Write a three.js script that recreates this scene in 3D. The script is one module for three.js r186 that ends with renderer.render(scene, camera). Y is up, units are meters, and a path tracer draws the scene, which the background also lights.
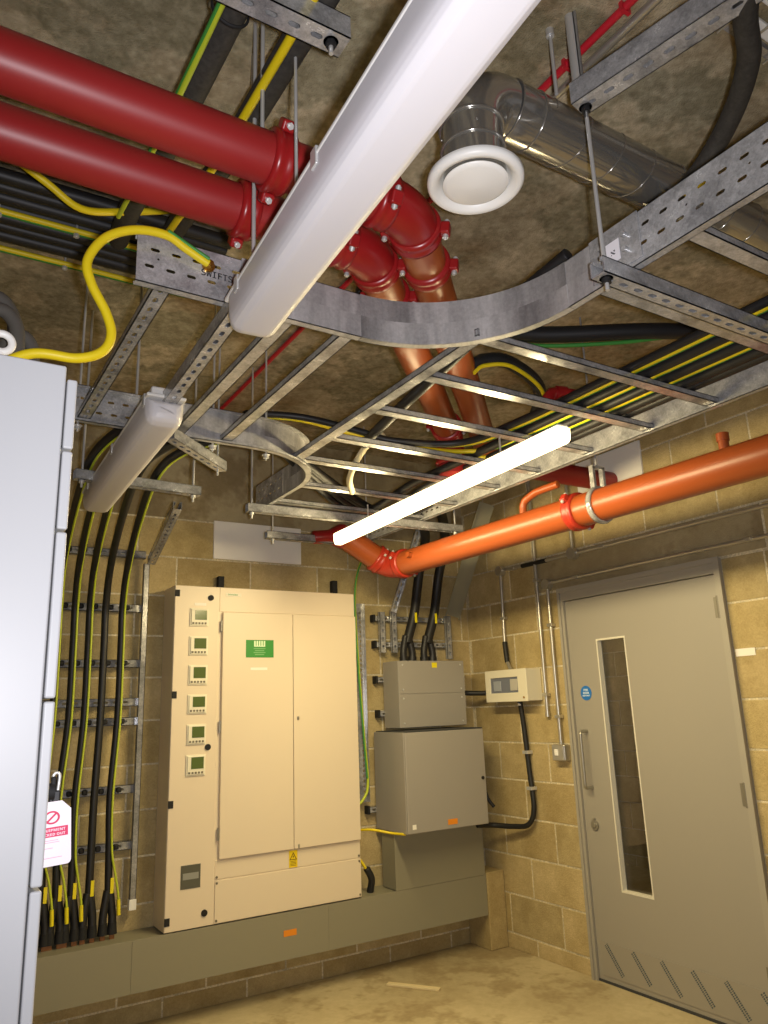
import * as THREE from 'three';
import { RoundedBoxGeometry } from 'three/addons/geometries/RoundedBoxGeometry.js';
import { mergeGeometries, toCreasedNormals } from 'three/addons/utils/BufferGeometryUtils.js';
import { RectAreaLightUniformsLib } from 'three/addons/lights/RectAreaLightUniformsLib.js';

// ------------------------------------------------------------------ camera, lights, exposure
const scene = new THREE.Scene();
scene.background = new THREE.Color(0x000000);
const camera = new THREE.PerspectiveCamera(68.084, 768 / 1024, 0.05, 40);
camera.position.set(0, 1.465, 0);
camera.rotation.set(0.250926, -0.56239, -0.036566, 'YXZ');
const renderer = new THREE.WebGLRenderer({ antialias: true });
renderer.toneMapping = THREE.LinearToneMapping;
renderer.toneMappingExposure = 1.0;
renderer.shadowMap.enabled = true;
RectAreaLightUniformsLib.init();

// the photographer's flash, a hand's width to the right of the lens
const flash = new THREE.SpotLight(0xfbf9ff, 10.5, 0, 1.14, 1, 2);
{
  const right = new THREE.Vector3(1, 0.15, 0).applyEuler(camera.rotation).multiplyScalar(0.06);
  const fwd = new THREE.Vector3(0, 0, -1).applyEuler(camera.rotation);
  flash.position.copy(camera.position).add(right);
  flash.target.position.copy(flash.position).add(fwd);
  flash.castShadow = true; flash.shadow.radius = 1;
  scene.add(flash, flash.target);
}
const TUBE = { x0: 1.886, z0: -3.47, x1: 1.806, z1: -1.70, y: 2.315, color: 0xffe8b0, power: 66, glow: 5.0 };

// ------------------------------------------------------------------ helpers
let seed = 7;
const rnd = () => { seed = (seed * 1664525 + 1013904223) % 4294967296; return seed / 4294967296; };
const V = (x, y, z) => new THREE.Vector3(x, y, z);
const used = {};
function numbered(n) { if (!(n in used)) { used[n] = 0; return n; } used[n]++; return n + '_' + String(used[n]).padStart(3, '0'); }
function metricUV(g) {
  g = g.index ? g.toNonIndexed() : g;
  const p = g.attributes.position, n = g.attributes.normal, uv = new Float32Array(p.count * 2);
  for (let i = 0; i < p.count; i += 3) {
    const nx = Math.abs(n.getX(i) + n.getX(i + 1) + n.getX(i + 2)), ny = Math.abs(n.getY(i) + n.getY(i + 1) + n.getY(i + 2)), nz = Math.abs(n.getZ(i) + n.getZ(i + 1) + n.getZ(i + 2));
    for (let k = i; k < i + 3; k++) {
      const x = p.getX(k), y = p.getY(k), z = p.getZ(k);
      if (ny >= nx && ny >= nz) { uv[2 * k] = x; uv[2 * k + 1] = z; } else if (nx >= nz) { uv[2 * k] = z; uv[2 * k + 1] = y; } else { uv[2 * k] = x; uv[2 * k + 1] = y; }
    }
  }
  g.setAttribute('uv', new THREE.BufferAttribute(uv, 2));
  return g;
}
function join(list) {
  list = (Array.isArray(list) ? list : [list]).map(g => g.index ? g.toNonIndexed() : g);
  for (const g of list) for (const k of Object.keys(g.attributes)) if (!['position', 'normal', 'uv'].includes(k)) g.deleteAttribute(k);
  return list.length > 1 ? mergeGeometries(list) : list[0];
}
function mesh(name, geos, mat, parent) {
  let g = join(geos);
  if (mat.userData.metric) g = metricUV(g);
  const m = new THREE.Mesh(g, mat);
  m.castShadow = m.receiveShadow = true;
  m.name = parent && parent !== scene ? name : numbered(name);
  (parent || scene).add(m);
  return m;
}
function tag(o, label, category, group, kind) {
  o.userData.label = label; if (category) o.userData.category = category;
  if (group) o.userData.group = group; if (kind) o.userData.kind = kind;
  return o;
}
function thing(name, label, category, pos = [0, 0, 0], group) {
  const o = new THREE.Group(); o.name = numbered(name); o.position.set(...pos); scene.add(o);
  return tag(o, label, category, group);
}
function struct(name, pos = [0, 0, 0]) { const o = new THREE.Group(); o.name = name; o.position.set(...pos); o.userData.kind = 'structure'; scene.add(o); return o; }
const box = (w, h, d, x = 0, y = 0, z = 0) => new THREE.BoxGeometry(w, h, d).translate(x, y, z);
const bb = (x0, x1, y0, y1, z0, z1) => box(Math.abs(x1 - x0), Math.abs(y1 - y0), Math.abs(z1 - z0), (x0 + x1) / 2, (y0 + y1) / 2, (z0 + z1) / 2);
const rb = (x0, x1, y0, y1, z0, z1, r = 0.004, s = 2) => new RoundedBoxGeometry(Math.abs(x1 - x0), Math.abs(y1 - y0), Math.abs(z1 - z0), s, r).translate((x0 + x1) / 2, (y0 + y1) / 2, (z0 + z1) / 2);
function cyl(a, b, r, seg = 20, r2 = r) {
  const d = b.clone().sub(a), g = new THREE.CylinderGeometry(r2, r, d.length(), seg);
  g.applyQuaternion(new THREE.Quaternion().setFromUnitVectors(V(0, 1, 0), d.clone().normalize()));
  const m = a.clone().add(b).multiplyScalar(0.5); return g.translate(m.x, m.y, m.z);
}
function hose(pts, r, seg = 64, rad = 12, tension = 0.5) {
  const c = new THREE.CatmullRomCurve3(pts.map(p => V(...p)), false, 'catmullrom', tension);
  const g = [new THREE.TubeGeometry(c, seg, r, rad)];
  for (const [t, s] of [[0, -1], [1, 1]]) {
    const p = c.getPoint(t), d = c.getTangent(t).multiplyScalar(s), k = new THREE.SphereGeometry(r, rad, 6, 0, Math.PI * 2, 0, Math.PI / 2).scale(1, 0.3, 1);
    k.applyQuaternion(new THREE.Quaternion().setFromUnitVectors(V(0, 1, 0), d)); g.push(k.translate(p.x, p.y, p.z));
  }
  return g;
}
function lathe(pts, pos, dir = V(0, 1, 0), seg = 28) {
  const g = new THREE.LatheGeometry(pts.map(p => new THREE.Vector2(...p)), seg);
  g.applyQuaternion(new THREE.Quaternion().setFromUnitVectors(V(0, 1, 0), dir.clone().normalize()));
  return g.translate(...pos);
}
// plate in the XY plane, thickness t towards +z, with holes [cx, cy, w, h]
function plate(w, h, t, holes) {
  const s = new THREE.Shape([new THREE.Vector2(0, 0), new THREE.Vector2(w, 0), new THREE.Vector2(w, h), new THREE.Vector2(0, h)]);
  for (const [cx, cy, a, b] of holes) {
    const p = new THREE.Path(), r = Math.min(a, b) / 2 * 0.7, x = a / 2, y = b / 2;
    p.setFromPoints([[-x + r, -y], [x - r, -y], [x, -y + r], [x, y - r], [x - r, y], [-x + r, y], [-x, y - r], [-x, -y + r]].map(q => new THREE.Vector2(cx + q[0], cy + q[1])));
    s.holes.push(p);
  }
  return new THREE.ExtrudeGeometry(s, { depth: t, bevelEnabled: false });
}
// steel channel along +x from the origin: slotted web at y = 0, open at the top, width along z centred on 0
function channel(L, w = 0.041, h = 0.041, slots = true) {
  const holes = [];
  if (slots) for (let x = 0.035; x < L - 0.03; x += 0.05) holes.push([x, w / 2, 0.026, 0.012]);
  const g = [plate(L, w, 0.0025, holes).rotateX(Math.PI / 2).translate(0, 0.0025, -w / 2)];
  for (const s of [-1, 1]) {
    g.push(box(L, h, 0.0025, L / 2, h / 2, s * (w / 2 - 0.00125)));
    g.push(box(L, 0.0025, 0.01, L / 2, h - 0.00125, s * (w / 2 - 0.005)));
    if (h > 0.03) g.push(box(L, 0.008, 0.002, L / 2, h - 0.005, s * (w / 2 - 0.0095)));
  }
  return join(g);
}
// place a geometry that runs along +x so that it runs from a to b with its +y as near "up" as can be
function along(g, a, b, up = V(0, 1, 0)) {
  const x = b.clone().sub(a).normalize(), z = x.clone().cross(up).normalize(), y = z.clone().cross(x);
  return g.applyMatrix4(new THREE.Matrix4().makeBasis(x, y, z).setPosition(a));
}
function arcPlate(cx, cz, r0, r1, a0, a1, y0, y1, seg = 32) {   // angles in the plan seen from above, 90 degrees points to -z
  const s = new THREE.Shape(); s.absarc(cx, -cz, r1, a0, a1, false); s.absarc(cx, -cz, r0, a1, a0, true);
  const g = new THREE.ExtrudeGeometry(s, { depth: y1 - y0, bevelEnabled: false, curveSegments: seg }).rotateX(-Math.PI / 2).translate(0, y0, 0), p = g.attributes.position;
  for (let i = 0; i < p.count; i++) g.attributes.uv.setXY(i, Math.atan2(-(p.getZ(i) - cz), p.getX(i) - cx) * (r0 + r1) / 2, p.getY(i));   // arc length and height, in metres
  return g;
}

// ------------------------------------------------------------------ textures
function lattice(n, s) { let q = s; const a = new Float32Array(n * n); for (let i = 0; i < n * n; i++) { q = (q * 1103515245 + 12345) % 2147483648; a[i] = q / 2147483648; } return a; }
function noiseField(size, octaves, s, fall = 0.5) {
  const out = new Float32Array(size * size); let amp = 1, tot = 0;
  for (const n of octaves) {
    const a = lattice(n, s += 17), k = n / size;
    for (let y = 0; y < size; y++) {
      const fy = y * k, y0 = Math.floor(fy), v = fy - y0, sv = v * v * (3 - 2 * v), ya = (y0 % n) * n, yb = ((y0 + 1) % n) * n;
      for (let x = 0; x < size; x++) {
        const fx = x * k, x0 = Math.floor(fx), u = fx - x0, su = u * u * (3 - 2 * u), xa = x0 % n, xb = (x0 + 1) % n;
        out[y * size + x] += amp * ((a[ya + xa] * (1 - su) + a[ya + xb] * su) * (1 - sv) + (a[yb + xa] * (1 - su) + a[yb + xb] * su) * sv);
      }
    }
    tot += amp; amp *= fall;
  }
  for (let i = 0; i < out.length; i++) out[i] /= tot;
  return out;
}
function texture(size, metres, fn, srgb = true) {
  const d = new Uint8Array(size * size * 4);
  for (let i = 0; i < size * size; i++) {
    const c = fn(i, i % size, Math.floor(i / size));
    for (let k = 0; k < 3; k++) d[4 * i + k] = Math.max(0, Math.min(255, Array.isArray(c) ? c[k] : c)); d[4 * i + 3] = 255;
  }
  const t = new THREE.DataTexture(d, size, size, THREE.RGBAFormat);
  t.wrapS = t.wrapT = THREE.RepeatWrapping; t.magFilter = THREE.LinearFilter; t.minFilter = THREE.LinearFilter;
  t.repeat.set(1 / metres, 1 / metres); if (srgb) t.colorSpace = THREE.SRGBColorSpace; t.needsUpdate = true; return t;
}
const mixc = (a, b, t) => a.map((v, i) => v + (b[i] - v) * t);
const clamp = (v, a, b) => Math.max(a, Math.min(b, v));
const F1 = noiseField(512, [4, 8, 16, 32, 64, 128], 3, 0.62), F2 = noiseField(512, [6, 13, 27, 60, 140], 91, 0.7), F3 = noiseField(512, [64, 128, 256], 55, 0.8), F4 = noiseField(512, [3, 6, 12, 25], 301, 0.55);
function canvasTex(w, h, draw) {
  const c = document.createElement('canvas'); c.width = w; c.height = h; const x = c.getContext('2d'); draw(x, w, h);
  const t = new THREE.CanvasTexture(c); t.colorSpace = THREE.SRGBColorSpace; return t;
}
// ------------------------------------------------------------------ materials
function std(color, roughness, metalness = 0, extra = {}) {
  const { metric, ...e } = extra; const m = new THREE.MeshStandardMaterial({ color, roughness, metalness, ...e }); if (metric) m.userData.metric = true; return m;
}
const fineBump = texture(512, 0.25, i => F3[i] * 255, false);
const grainTex = texture(512, 0.6, i => { const v = 205 + (F3[i] - 0.5) * 90 + (F1[i] - 0.5) * 70; return [v, v, v]; });
const ceilTex = texture(512, 1.7, i => {
  let c = mixc([168, 156, 130], [204, 192, 166], clamp((F1[i] - 0.34) * 3.2, 0, 1));
  c = mixc(c, [140, 118, 86], clamp((F4[i] - 0.5) * 4.5, 0, 0.7));
  c = mixc(c, [124, 122, 98], clamp((F2[i] - 0.5) * 5, 0, 0.5));
  return c.map(v => v + (F3[i] - 0.5) * 70);
});
const floorTex = texture(512, 2.2, i => {
  let c = mixc([190, 176, 138], [226, 214, 176], clamp((F4[i] - 0.25) * 2, 0, 1));
  c = mixc(c, [160, 142, 104], clamp((F2[i] - 0.55) * 5, 0, 0.6));
  return c.map(v => v + (F3[i] - 0.5) * 22);
});
const galvTex = texture(512, 0.35, i => { const q = Math.floor(F2[i] * 9) / 9, v = 178 + (q - 0.5) * 110 + (F3[i] - 0.5) * 44; return [v, v, v + 2]; });
const galvRough = texture(512, 0.35, i => 110 + (F2[i] - 0.5) * 160, false);
const dullTex = texture(512, 0.5, (i, x, y) => { const s = F1[((y >> 3) * 512 + x)] - 0.5, v = 178 + s * 190 + (F3[i] - 0.5) * 30; return [v, v - 1, v]; });

const M = {
  ceiling: std(0xf2efe8, 0.95, 0, { map: ceilTex, bumpMap: fineBump, bumpScale: 0.003, metric: true }),
  floor: std(0xe4e0da, 0.8, 0, { map: floorTex, bumpMap: fineBump, bumpScale: 0.001, metric: true }),
  concrete: std(0xd0cdc8, 0.95, 0, { map: floorTex, bumpMap: fineBump, bumpScale: 0.002, metric: true }),
  mortar: std(0xfff2cc, 0.95, 0, { map: grainTex, bumpMap: fineBump, bumpScale: 0.002, metric: true }),
  plainwall: std(0xb8a582, 0.95, 0, { map: grainTex, metric: true }),
  batt: std(0xf4f2ec, 0.9, 0, { bumpMap: fineBump, bumpScale: 0.001, metric: true }),
  galv: std(0xf4f4f2, 0.45, 0.32, { map: galvTex, roughnessMap: galvRough, metric: true }),
  galvArc: std(0xf4f4f2, 0.45, 0.32, { map: dullTex }),
  zinc: std(0xd2d2d0, 0.38, 0.5),
  duct: std(0xb4b2ac, 0.36, 0.8, { metric: true, roughnessMap: galvRough }),
  trunk: std(0x8c8874, 0.45, 0.05),
  red: std(0x942222, 0.42), redFit: std(0x931a1c, 0.3), orange: std(0x964820, 0.36), redBright: std(0xa02c1c, 0.38),
  black: std(0x1c1c1e, 0.5), blackMatt: std(0x161617, 0.75), rubber: std(0x252423, 0.6),
  dusty: std(0x4a463f, 0.8),
  dustyBlack: std(0x46433e, 0.7, 0, { map: grainTex, metric: true }),
  yellow: std(0xe0c818, 0.45), green: std(0x3f8a3a, 0.45), yellowGreen: std(0xb9c832, 0.45), tagYellow: std(0xe8d818, 0.5), cableRed: std(0xc41f30, 0.4),
  cream: std(0xdfd0b6, 0.42), creamDark: std(0x6a6350, 0.6), creamPlastic: std(0xe2dcc4, 0.5),
  screen: std(0x59683c, 0.15), greyBox: std(0x9a958c, 0.45),
  cabinet: std(0xbcbec1, 0.42), gasket: std(0x3a3b3c, 0.8),
  door: std(0x9a958a, 0.45), doorFrame: std(0x9f9a8e, 0.5), bead: std(0xd8d4c4, 0.5), hinge: std(0x7d786c, 0.5, 0.3), steel: std(0xa8a498, 0.35, 0.7), film: new THREE.MeshPhysicalMaterial({ color: 0x9c988e, roughness: 0.22, clearcoat: 0.4 }),
  glass: new THREE.MeshPhysicalMaterial({ color: 0xffffff, transmission: 1, thickness: 0, roughness: 0.03, ior: 1.5 }),
  diffuser: new THREE.MeshPhysicalMaterial({ color: 0xcfcdd1, roughness: 0.45, clearcoat: 0.15 }), lampBase: std(0xd9d7d2, 0.5), white: std(0xf0efea, 0.4), brass: std(0xb78a3c, 0.35, 0.9), copper: std(0x9a6a44, 0.45, 0.6),
  orangeLabel: std(0xe38a1c, 0.6), timber: std(0xd8c79a, 0.8), galvCond: std(0xc4c0b4, 0.3, 0.7), blackFlex: std(0x1b1b1b, 0.55), whiteLabel: std(0xeeeade, 0.6),
};
M.glow = new THREE.MeshStandardMaterial({ color: 0xfff4dc, roughness: 0.4, emissive: TUBE.color, emissiveIntensity: TUBE.glow });
const blockMats = [[182, 162, 112], [190, 170, 122], [172, 152, 104], [184, 164, 116], [176, 158, 112]].map((c, k) => {
  const t = texture(256, 0.44, (i, x, y) => { const j = ((y * 2 + k * 97) % 512) * 512 + ((x * 2 + k * 61) % 512); return c.map(v => v + (F3[j] - 0.5) * 28 + (F1[j] - 0.5) * 44); });
  return std(0xffffff, 0.95, 0, { map: t, bumpMap: fineBump, bumpScale: 0.003, metric: true });
});

// ------------------------------------------------------------------ the room
const CEIL = 3.15, XW = 3.35, ZW = -4.26, Z1 = 2.4, X0 = -1.5;
const COURSE = y => 0.093 + 0.225 * y;
const blockCache = {};
function blockGeo(w, h) {
  const k = w.toFixed(3) + '_' + h.toFixed(3);
  if (!blockCache[k]) {
    const b = 0.0022, s = new THREE.Shape([new THREE.Vector2(-w / 2 + b, -h / 2 + b), new THREE.Vector2(w / 2 - b, -h / 2 + b), new THREE.Vector2(w / 2 - b, h / 2 - b), new THREE.Vector2(-w / 2 + b, h / 2 - b)]);
    blockCache[k] = metricUV(join(new THREE.ExtrudeGeometry(s, { depth: 0.02, bevelEnabled: true, bevelThickness: 0.002, bevelSize: b, bevelSegments: 1 }).translate(0, 0, -0.022)));
  }
  return blockCache[k];
}
// blocks on a face: u runs along the wall, put(u, y) gives the place, turn the facing
function layBlocks(parent, u0, u1, y1, jointOf, openings, put, turn) {
  for (let c = -1; c < 15; c++) {
    const ya = Math.max(0, COURSE(c)), yb = Math.min(y1, COURSE(c + 1)) - 0.010; if (yb - ya < 0.03) continue;
    let j = jointOf(c); while (j > u0) j -= 0.45; 
    for (; j < u1; j += 0.45) {
      let segs = [[Math.max(u0, j + 0.005), Math.min(u1, j + 0.445)]];
      for (const [a, b, lo, hi] of openings) if ((ya + yb) / 2 > lo && (ya + yb) / 2 < hi) segs = segs.flatMap(([p, q]) => q <= a || p >= b ? [[p, q]] : [[p, Math.min(q, a)], [Math.max(p, b), q]]);
      for (const [p, q] of segs) {
        if (q - p < 0.03) continue;
        const m = new THREE.Mesh(blockGeo(q - p, yb - ya), blockMats[Math.floor(rnd() * blockMats.length)]);
        m.name = 'block'; m.castShadow = m.receiveShadow = true;
        const at = put((p + q) / 2, (ya + yb) / 2); m.position.set(at[0], at[1], at[2]); m.rotation.set((rnd() - 0.5) * 0.004, turn + (rnd() - 0.5) * 0.004, 0); parent.add(m);
      }
    }
  }
}
{
  const f = struct('floor'); mesh('slab', bb(X0 - 0.2, 6.2, -0.15, 0, -6.6, Z1 + 0.2), M.floor, f);
  const c = struct('ceiling'); mesh('slab', bb(X0 - 0.2, 6.2, CEIL, CEIL + 0.15, -6.6, Z1 + 0.2), M.ceiling, c);
  const wb = struct('wall_back');
  mesh('mortar', bb(X0 - 0.2, XW + 0.006, 0, CEIL, ZW - 0.2, ZW - 0.0025), M.mortar, wb);
  mesh('concrete_beam', bb(X0, XW, COURSE(11), CEIL, ZW - 0.1, ZW + 0.004), M.concrete, wb);
  layBlocks(wb, -0.35, XW, COURSE(11), k => (k & 1) ? 1.267 : 1.492, [], (u, y) => [u, y, ZW], 0);
  const wr = struct('wall_right');
  mesh('mortar', [bb(XW + 0.0025, XW + 0.215, 0, CEIL, -6.6, -3.335), bb(XW + 0.0025, XW + 0.215, 0, CEIL, -2.236, Z1), bb(XW + 0.0025, XW + 0.215, 2.115, CEIL, -3.335, -2.236)], M.mortar, wr);
  mesh('lintel', bb(XW, XW + 0.1, 2.12, 2.331, -3.556, -1.994), M.concrete, wr);
  layBlocks(wr, ZW, -2.236, 2.115, k => (k & 1) ? -3.786 : -4.006, [[-3.335, -2.236, 0, 2.115]], (u, y) => [XW, y, u], -Math.PI / 2);
  layBlocks(wr, -2.234, -0.6, 2.115, k => (k & 1) ? -1.79 : -2.01, [], (u, y) => [XW, y, u], -Math.PI / 2);
  layBlocks(wr, ZW, -0.6, CEIL, k => (k & 1) ? -3.786 : -4.006, [[-9, 9, 0, 2.116], [-3.56, -1.99, 2.115, 2.34]], (u, y) => [XW, y, u], -Math.PI / 2);
  const wl = struct('wall_left'); mesh('face', bb(X0 - 0.2, X0, 0, CEIL, ZW - 0.2, Z1), M.plainwall, wl);
  const wf = struct('wall_front'); mesh('face', bb(X0 - 0.2, 6.2, 0, CEIL, Z1, Z1 + 0.2), M.plainwall, wf);
  // corridor behind the door
  const wc = struct('wall_corridor');
  mesh('face', [bb(5.756, 5.95, 0, CEIL, -6.6, Z1), bb(XW + 0.215, 5.95, 0, CEIL, -6.6, -6.4), bb(XW + 0.215, 5.95, 0, CEIL, -1.2, -1.0)], M.mortar, wc);
  layBlocks(wc, -5.75, -4.4, 2.4, k => (k & 1) ? -5.1 : -5.325, [], (u, y) => [5.75, y, u], -Math.PI / 2);
  // pale fire-stopping boards where services pass the walls
  const t1 = struct('trim_1'); mesh('fire_board', rb(1.48, 2.05, 2.345, 2.575, ZW - 0.01, ZW + 0.012, 0.003), M.batt, t1); t1.userData.label = 'pale fire-stopping board above the cream panel';
  const t2 = struct('trim_2'); mesh('fire_board', rb(XW - 0.012, XW + 0.01, 2.575, 2.85, -3.1, -2.62, 0.003), M.batt, t2); t2.userData.label = 'pale fire-stopping board where the red pipe enters the wall';
  const t3 = struct('trim_3'); mesh('fire_board', rb(0.2, 0.52, 2.36, 2.575, ZW - 0.01, ZW + 0.012, 0.003), M.batt, t3);
}
// door in the right wall
{
  const d = struct('door_1', [XW, 0, -2.79]); d.userData.label = 'grey steel door with narrow glazed slot and protective film';
  const zl = -0.545, zr = 0.554, T = 0.055;      // frame outer edges
  mesh('door_frame', [bb(-0.02, 0.14, 0, 2.04, zl, zl + 0.032), bb(-0.02, 0.14, 0, 2.04, zr - 0.035, zr), bb(-0.02, 0.14, 2.04, 2.115, zl, zr), bb(-0.03, -0.0201, 0, 2.09, zl - 0.004, zl + 0.014), bb(-0.03, -0.0201, 0, 2.09, zr - 0.018, zr + 0.004), bb(-0.03, -0.0201, 2.09, 2.118, zl - 0.004, zr + 0.004)], M.doorFrame, d);
  const a = -0.510, b = 0.516, v0 = -0.295, v1 = -0.085, p0 = 0.468, p1 = 1.795, f0 = -0.006, f1 = 0.042;
  const leaf = mesh('door_leaf', [bb(f0, f1, 0.012, p0, a, b), bb(f0, f1, p1, 2.036, a, b), bb(f0, f1, p0, p1, a, v0), bb(f0, f1, p0, p1, v1, b)], M.door, d);
  const w = 0.014;
  mesh('glazing_bead', [bb(f0 - 0.001, 0.026, p0, p0 + 0.01, v0 + 0.008, v1 - 0.008), bb(f0 - 0.001, 0.026, p1 - 0.01, p1, v0 + 0.008, v1 - 0.008), bb(f0 - 0.001, 0.026, p0, p1, v0, v0 + 0.008), bb(f0 - 0.001, 0.026, p0, p1, v1 - 0.008, v1)], M.bead, leaf);
  mesh('pane', bb(0.027, 0.033, p0, p1, v0, v1), M.glass, leaf);
  const hp = [[-0.008, 1.288, -0.43], [-0.05, 1.288, -0.43], [-0.062, 1.27, -0.43], [-0.062, 1.13, -0.43], [-0.062, 1.0, -0.43], [-0.05, 0.985, -0.43], [-0.008, 0.985, -0.43]];
  mesh('pull_handle', hose(hp, 0.0095, 60, 12, 0.2), M.steel, d);
  mesh('lock_escutcheon', [cyl(V(-0.006, 0.787, -0.435), V(-0.016, 0.787, -0.435), 0.026), cyl(V(-0.016, 0.787, -0.435), V(-0.024, 0.787, -0.435), 0.012), box(0.012, 0.03, 0.01, -0.014, 0.807, -0.435)], M.steel, d);
  for (const y of [1.876, 1.012, 0.25]) mesh('hinge', [cyl(V(-0.014, y - 0.055, 0.518), V(-0.014, y + 0.055, 0.518), 0.008, 12), box(0.004, 0.1, 0.03, -0.007, y, 0.505)], M.hinge, d);
  const disc = canvasTex(128, 128, (x) => { x.fillStyle = '#1f6fbe'; x.fillRect(0, 0, 128, 128); x.fillStyle = '#e8f0f4'; x.textAlign = 'center'; x.font = 'bold 25px sans-serif'; x.fillText('FIRE', 64, 46); x.fillText('DOOR', 64, 72); x.font = 'bold 17px sans-serif'; x.fillText('KEEP SHUT', 64, 93); });
  const dm = std(0xffffff, 0.4, 0, { map: disc });
  const dg = new THREE.CircleGeometry(0.041, 32).rotateY(-Math.PI / 2).translate(-0.0085, 1.498, -0.408);
  const ds = mesh('door_sign', [cyl(V(-0.006, 1.498, -0.408), V(-0.008, 1.498, -0.408), 0.041, 32)], std(0x1f6fbe, 0.4), d); mesh('sign_print', dg, dm, ds);
  const kick = mesh('kick_plate', bb(-0.0085, -0.005, 0.035, 0.2, a + 0.03, b - 0.03), M.film, d); kick.userData.label = 'kick plate under printed protective film';
  const print = canvasTex(1024, 174, (x, W, H) => {
    x.fillStyle = '#989388'; x.fillRect(0, 0, W, H); x.fillStyle = '#3a4a58';
    for (let k = 0; k < 6; k++) { x.save(); x.translate(40 + k * 190, 12); x.rotate(0.92); for (const [yy, hh] of [[-14, 11], [3, 10]]) for (let q = 0, w; q < 170; q += w + 3) { w = 4 + ((q * 7 + k * 3) % 6); x.fillRect(q, yy, w, hh); } x.restore(); }
  });
  mesh('film_print', new THREE.PlaneGeometry(b - a - 0.06, 0.165).rotateY(-Math.PI / 2).translate(-0.0092, 0.1175, (a + b) / 2), new THREE.MeshPhysicalMaterial({ map: print, roughness: 0.3, clearcoat: 0.3 }), kick);
  mesh('threshold_strip', bb(-0.012, 0.05, 0, 0.012, zl, zr), M.gasket, d);
}
// corridor lamp beyond the door
{
  const l = thing('corridor_light', 'round white bulkhead lamp on the corridor ceiling beyond the door glass', 'light', [4.6, CEIL, -4.4]);
  mesh('base', cyl(V(0, -0.02, 0), V(0, 0, 0), 0.13, 28), M.white, l);
  mesh('lamp_bowl', lathe([[0.12, 0], [0.115, -0.03], [0.08, -0.06], [0.001, -0.07]], [0, -0.02, 0]), new THREE.MeshStandardMaterial({ color: 0xffffff, emissive: 0xffe6aa, emissiveIntensity: 0.6, roughness: 0.5 }), l);
  const p = new THREE.PointLight(0xffe6aa, 0.55, 0, 2); p.position.set(0, -0.14, 0); p.castShadow = true; p.shadow.radius = 4; l.add(p);
}

// ------------------------------------------------------------------ light fittings
// cross-section runs in x (width) and y; the fitting runs along +z from 0 to L, lens at the bottom
function fitting(name, label, a, b, y, opts) {
  const d = V(b[0] - a[0], 0, b[1] - a[1]), L = d.length();
  const t = thing(name, label, 'light', [a[0], y, a[1]], undefined); t.rotation.y = Math.atan2(d.x, d.z);
  const W = opts.w / 2, H = opts.h;
  const prof = new THREE.Shape(); prof.moveTo(-W, H); prof.lineTo(-W, H * 0.62); prof.bezierCurveTo(-W, H * 0.1, -W * 0.7, 0, -W * 0.35, 0); prof.lineTo(W * 0.35, 0); prof.bezierCurveTo(W * 0.7, 0, W, H * 0.1, W, H * 0.62); prof.lineTo(W, H); prof.lineTo(-W, H);
  const e = Math.min(0.055, W * 0.8), bs = Math.min(0.036, W * 0.6);
  mesh('lens', toCreasedNormals(new THREE.ExtrudeGeometry(prof, { depth: L - 2 * e, bevelEnabled: true, bevelThickness: e, bevelSize: bs, bevelOffset: -bs, bevelSegments: 8, curveSegments: 16 }).translate(0, 0, e), 0.7), opts.lens, t);
  mesh('body', opts.slim ? [rb(-W * 0.8, W * 0.8, H - 0.001, H + 0.008, 0.012, L - 0.012, 0.003)] : [rb(-W * 1.03, W * 1.03, H, H + 0.012, 0.006, L - 0.006, 0.005), rb(-W * 0.72, W * 0.72, H + 0.01, H + 0.045, 0.03, L - 0.03, 0.008)], opts.base, t);
  for (const z of opts.clips) for (const s of [-1, 1]) mesh('clip', [rb(s * W * 1.0 - 0.004, s * W * 1.0 + 0.004, H - 0.02, H + 0.018, z - 0.012, z + 0.012, 0.002)], M.zinc, t);
  for (const z of [L * 0.2, L * 0.8]) mesh('hanger', opts.top.map(x => cyl(V(x, H + (opts.slim ? 0.004 : 0.04), z), V(x, opts.reach, z), 0.004, 8)), M.zinc, t);
  return { t, L, W, H };
}
const ceilReach = y => CEIL - y;
fitting('light_fitting', 'long unlit white corrosion-proof light fitting hanging in front of the red pipes', [0.618, -1.56], [0.52, 0.0], 2.32, { w: 0.122, h: 0.085, lens: M.diffuser, base: M.lampBase, clips: [0.1, 0.55, 1.0, 1.42], top: [0], reach: ceilReach(2.32) });
fitting('light_fitting', 'short unlit light fitting below the cable ladder by the wall cables', [0.636, -3.37], [0.60, -2.17], 2.32, { w: 0.118, h: 0.085, lens: M.diffuser, base: M.lampBase, clips: [0.15, 0.65, 1.15], top: [0], reach: 2.437 - 2.32 });
{
  const f = fitting('light_fitting', 'glowing batten light shining under the cable ladder', [TUBE.x0, TUBE.z0], [TUBE.x1, TUBE.z1], 2.30, { slim: true, w: 0.056, h: 0.058, lens: M.glow, base: M.lampBase, clips: [], top: [0], reach: 2.437 - 2.30 });
  f.t.children[0].name = 'lamp_tube';
  for (const [ang, k] of [[0, 1.75], [1.15, 0.95], [-1.15, 0.95]]) {   // the tube throws most of its light downwards
    const r = new THREE.RectAreaLight(TUBE.color, TUBE.power * k, 0.055, f.L - 0.06);
    // a RectAreaLight shines along its own -z: turn it to face down, then roll it about the tube
    const h = new THREE.Group(); h.position.set(Math.sin(ang) * 0.045, 0.02 - Math.cos(ang) * 0.028, f.L / 2); h.rotation.z = ang; f.t.add(h); h.name = 'light_holder';
    r.rotation.x = -Math.PI / 2; h.add(r);
  }
}

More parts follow.
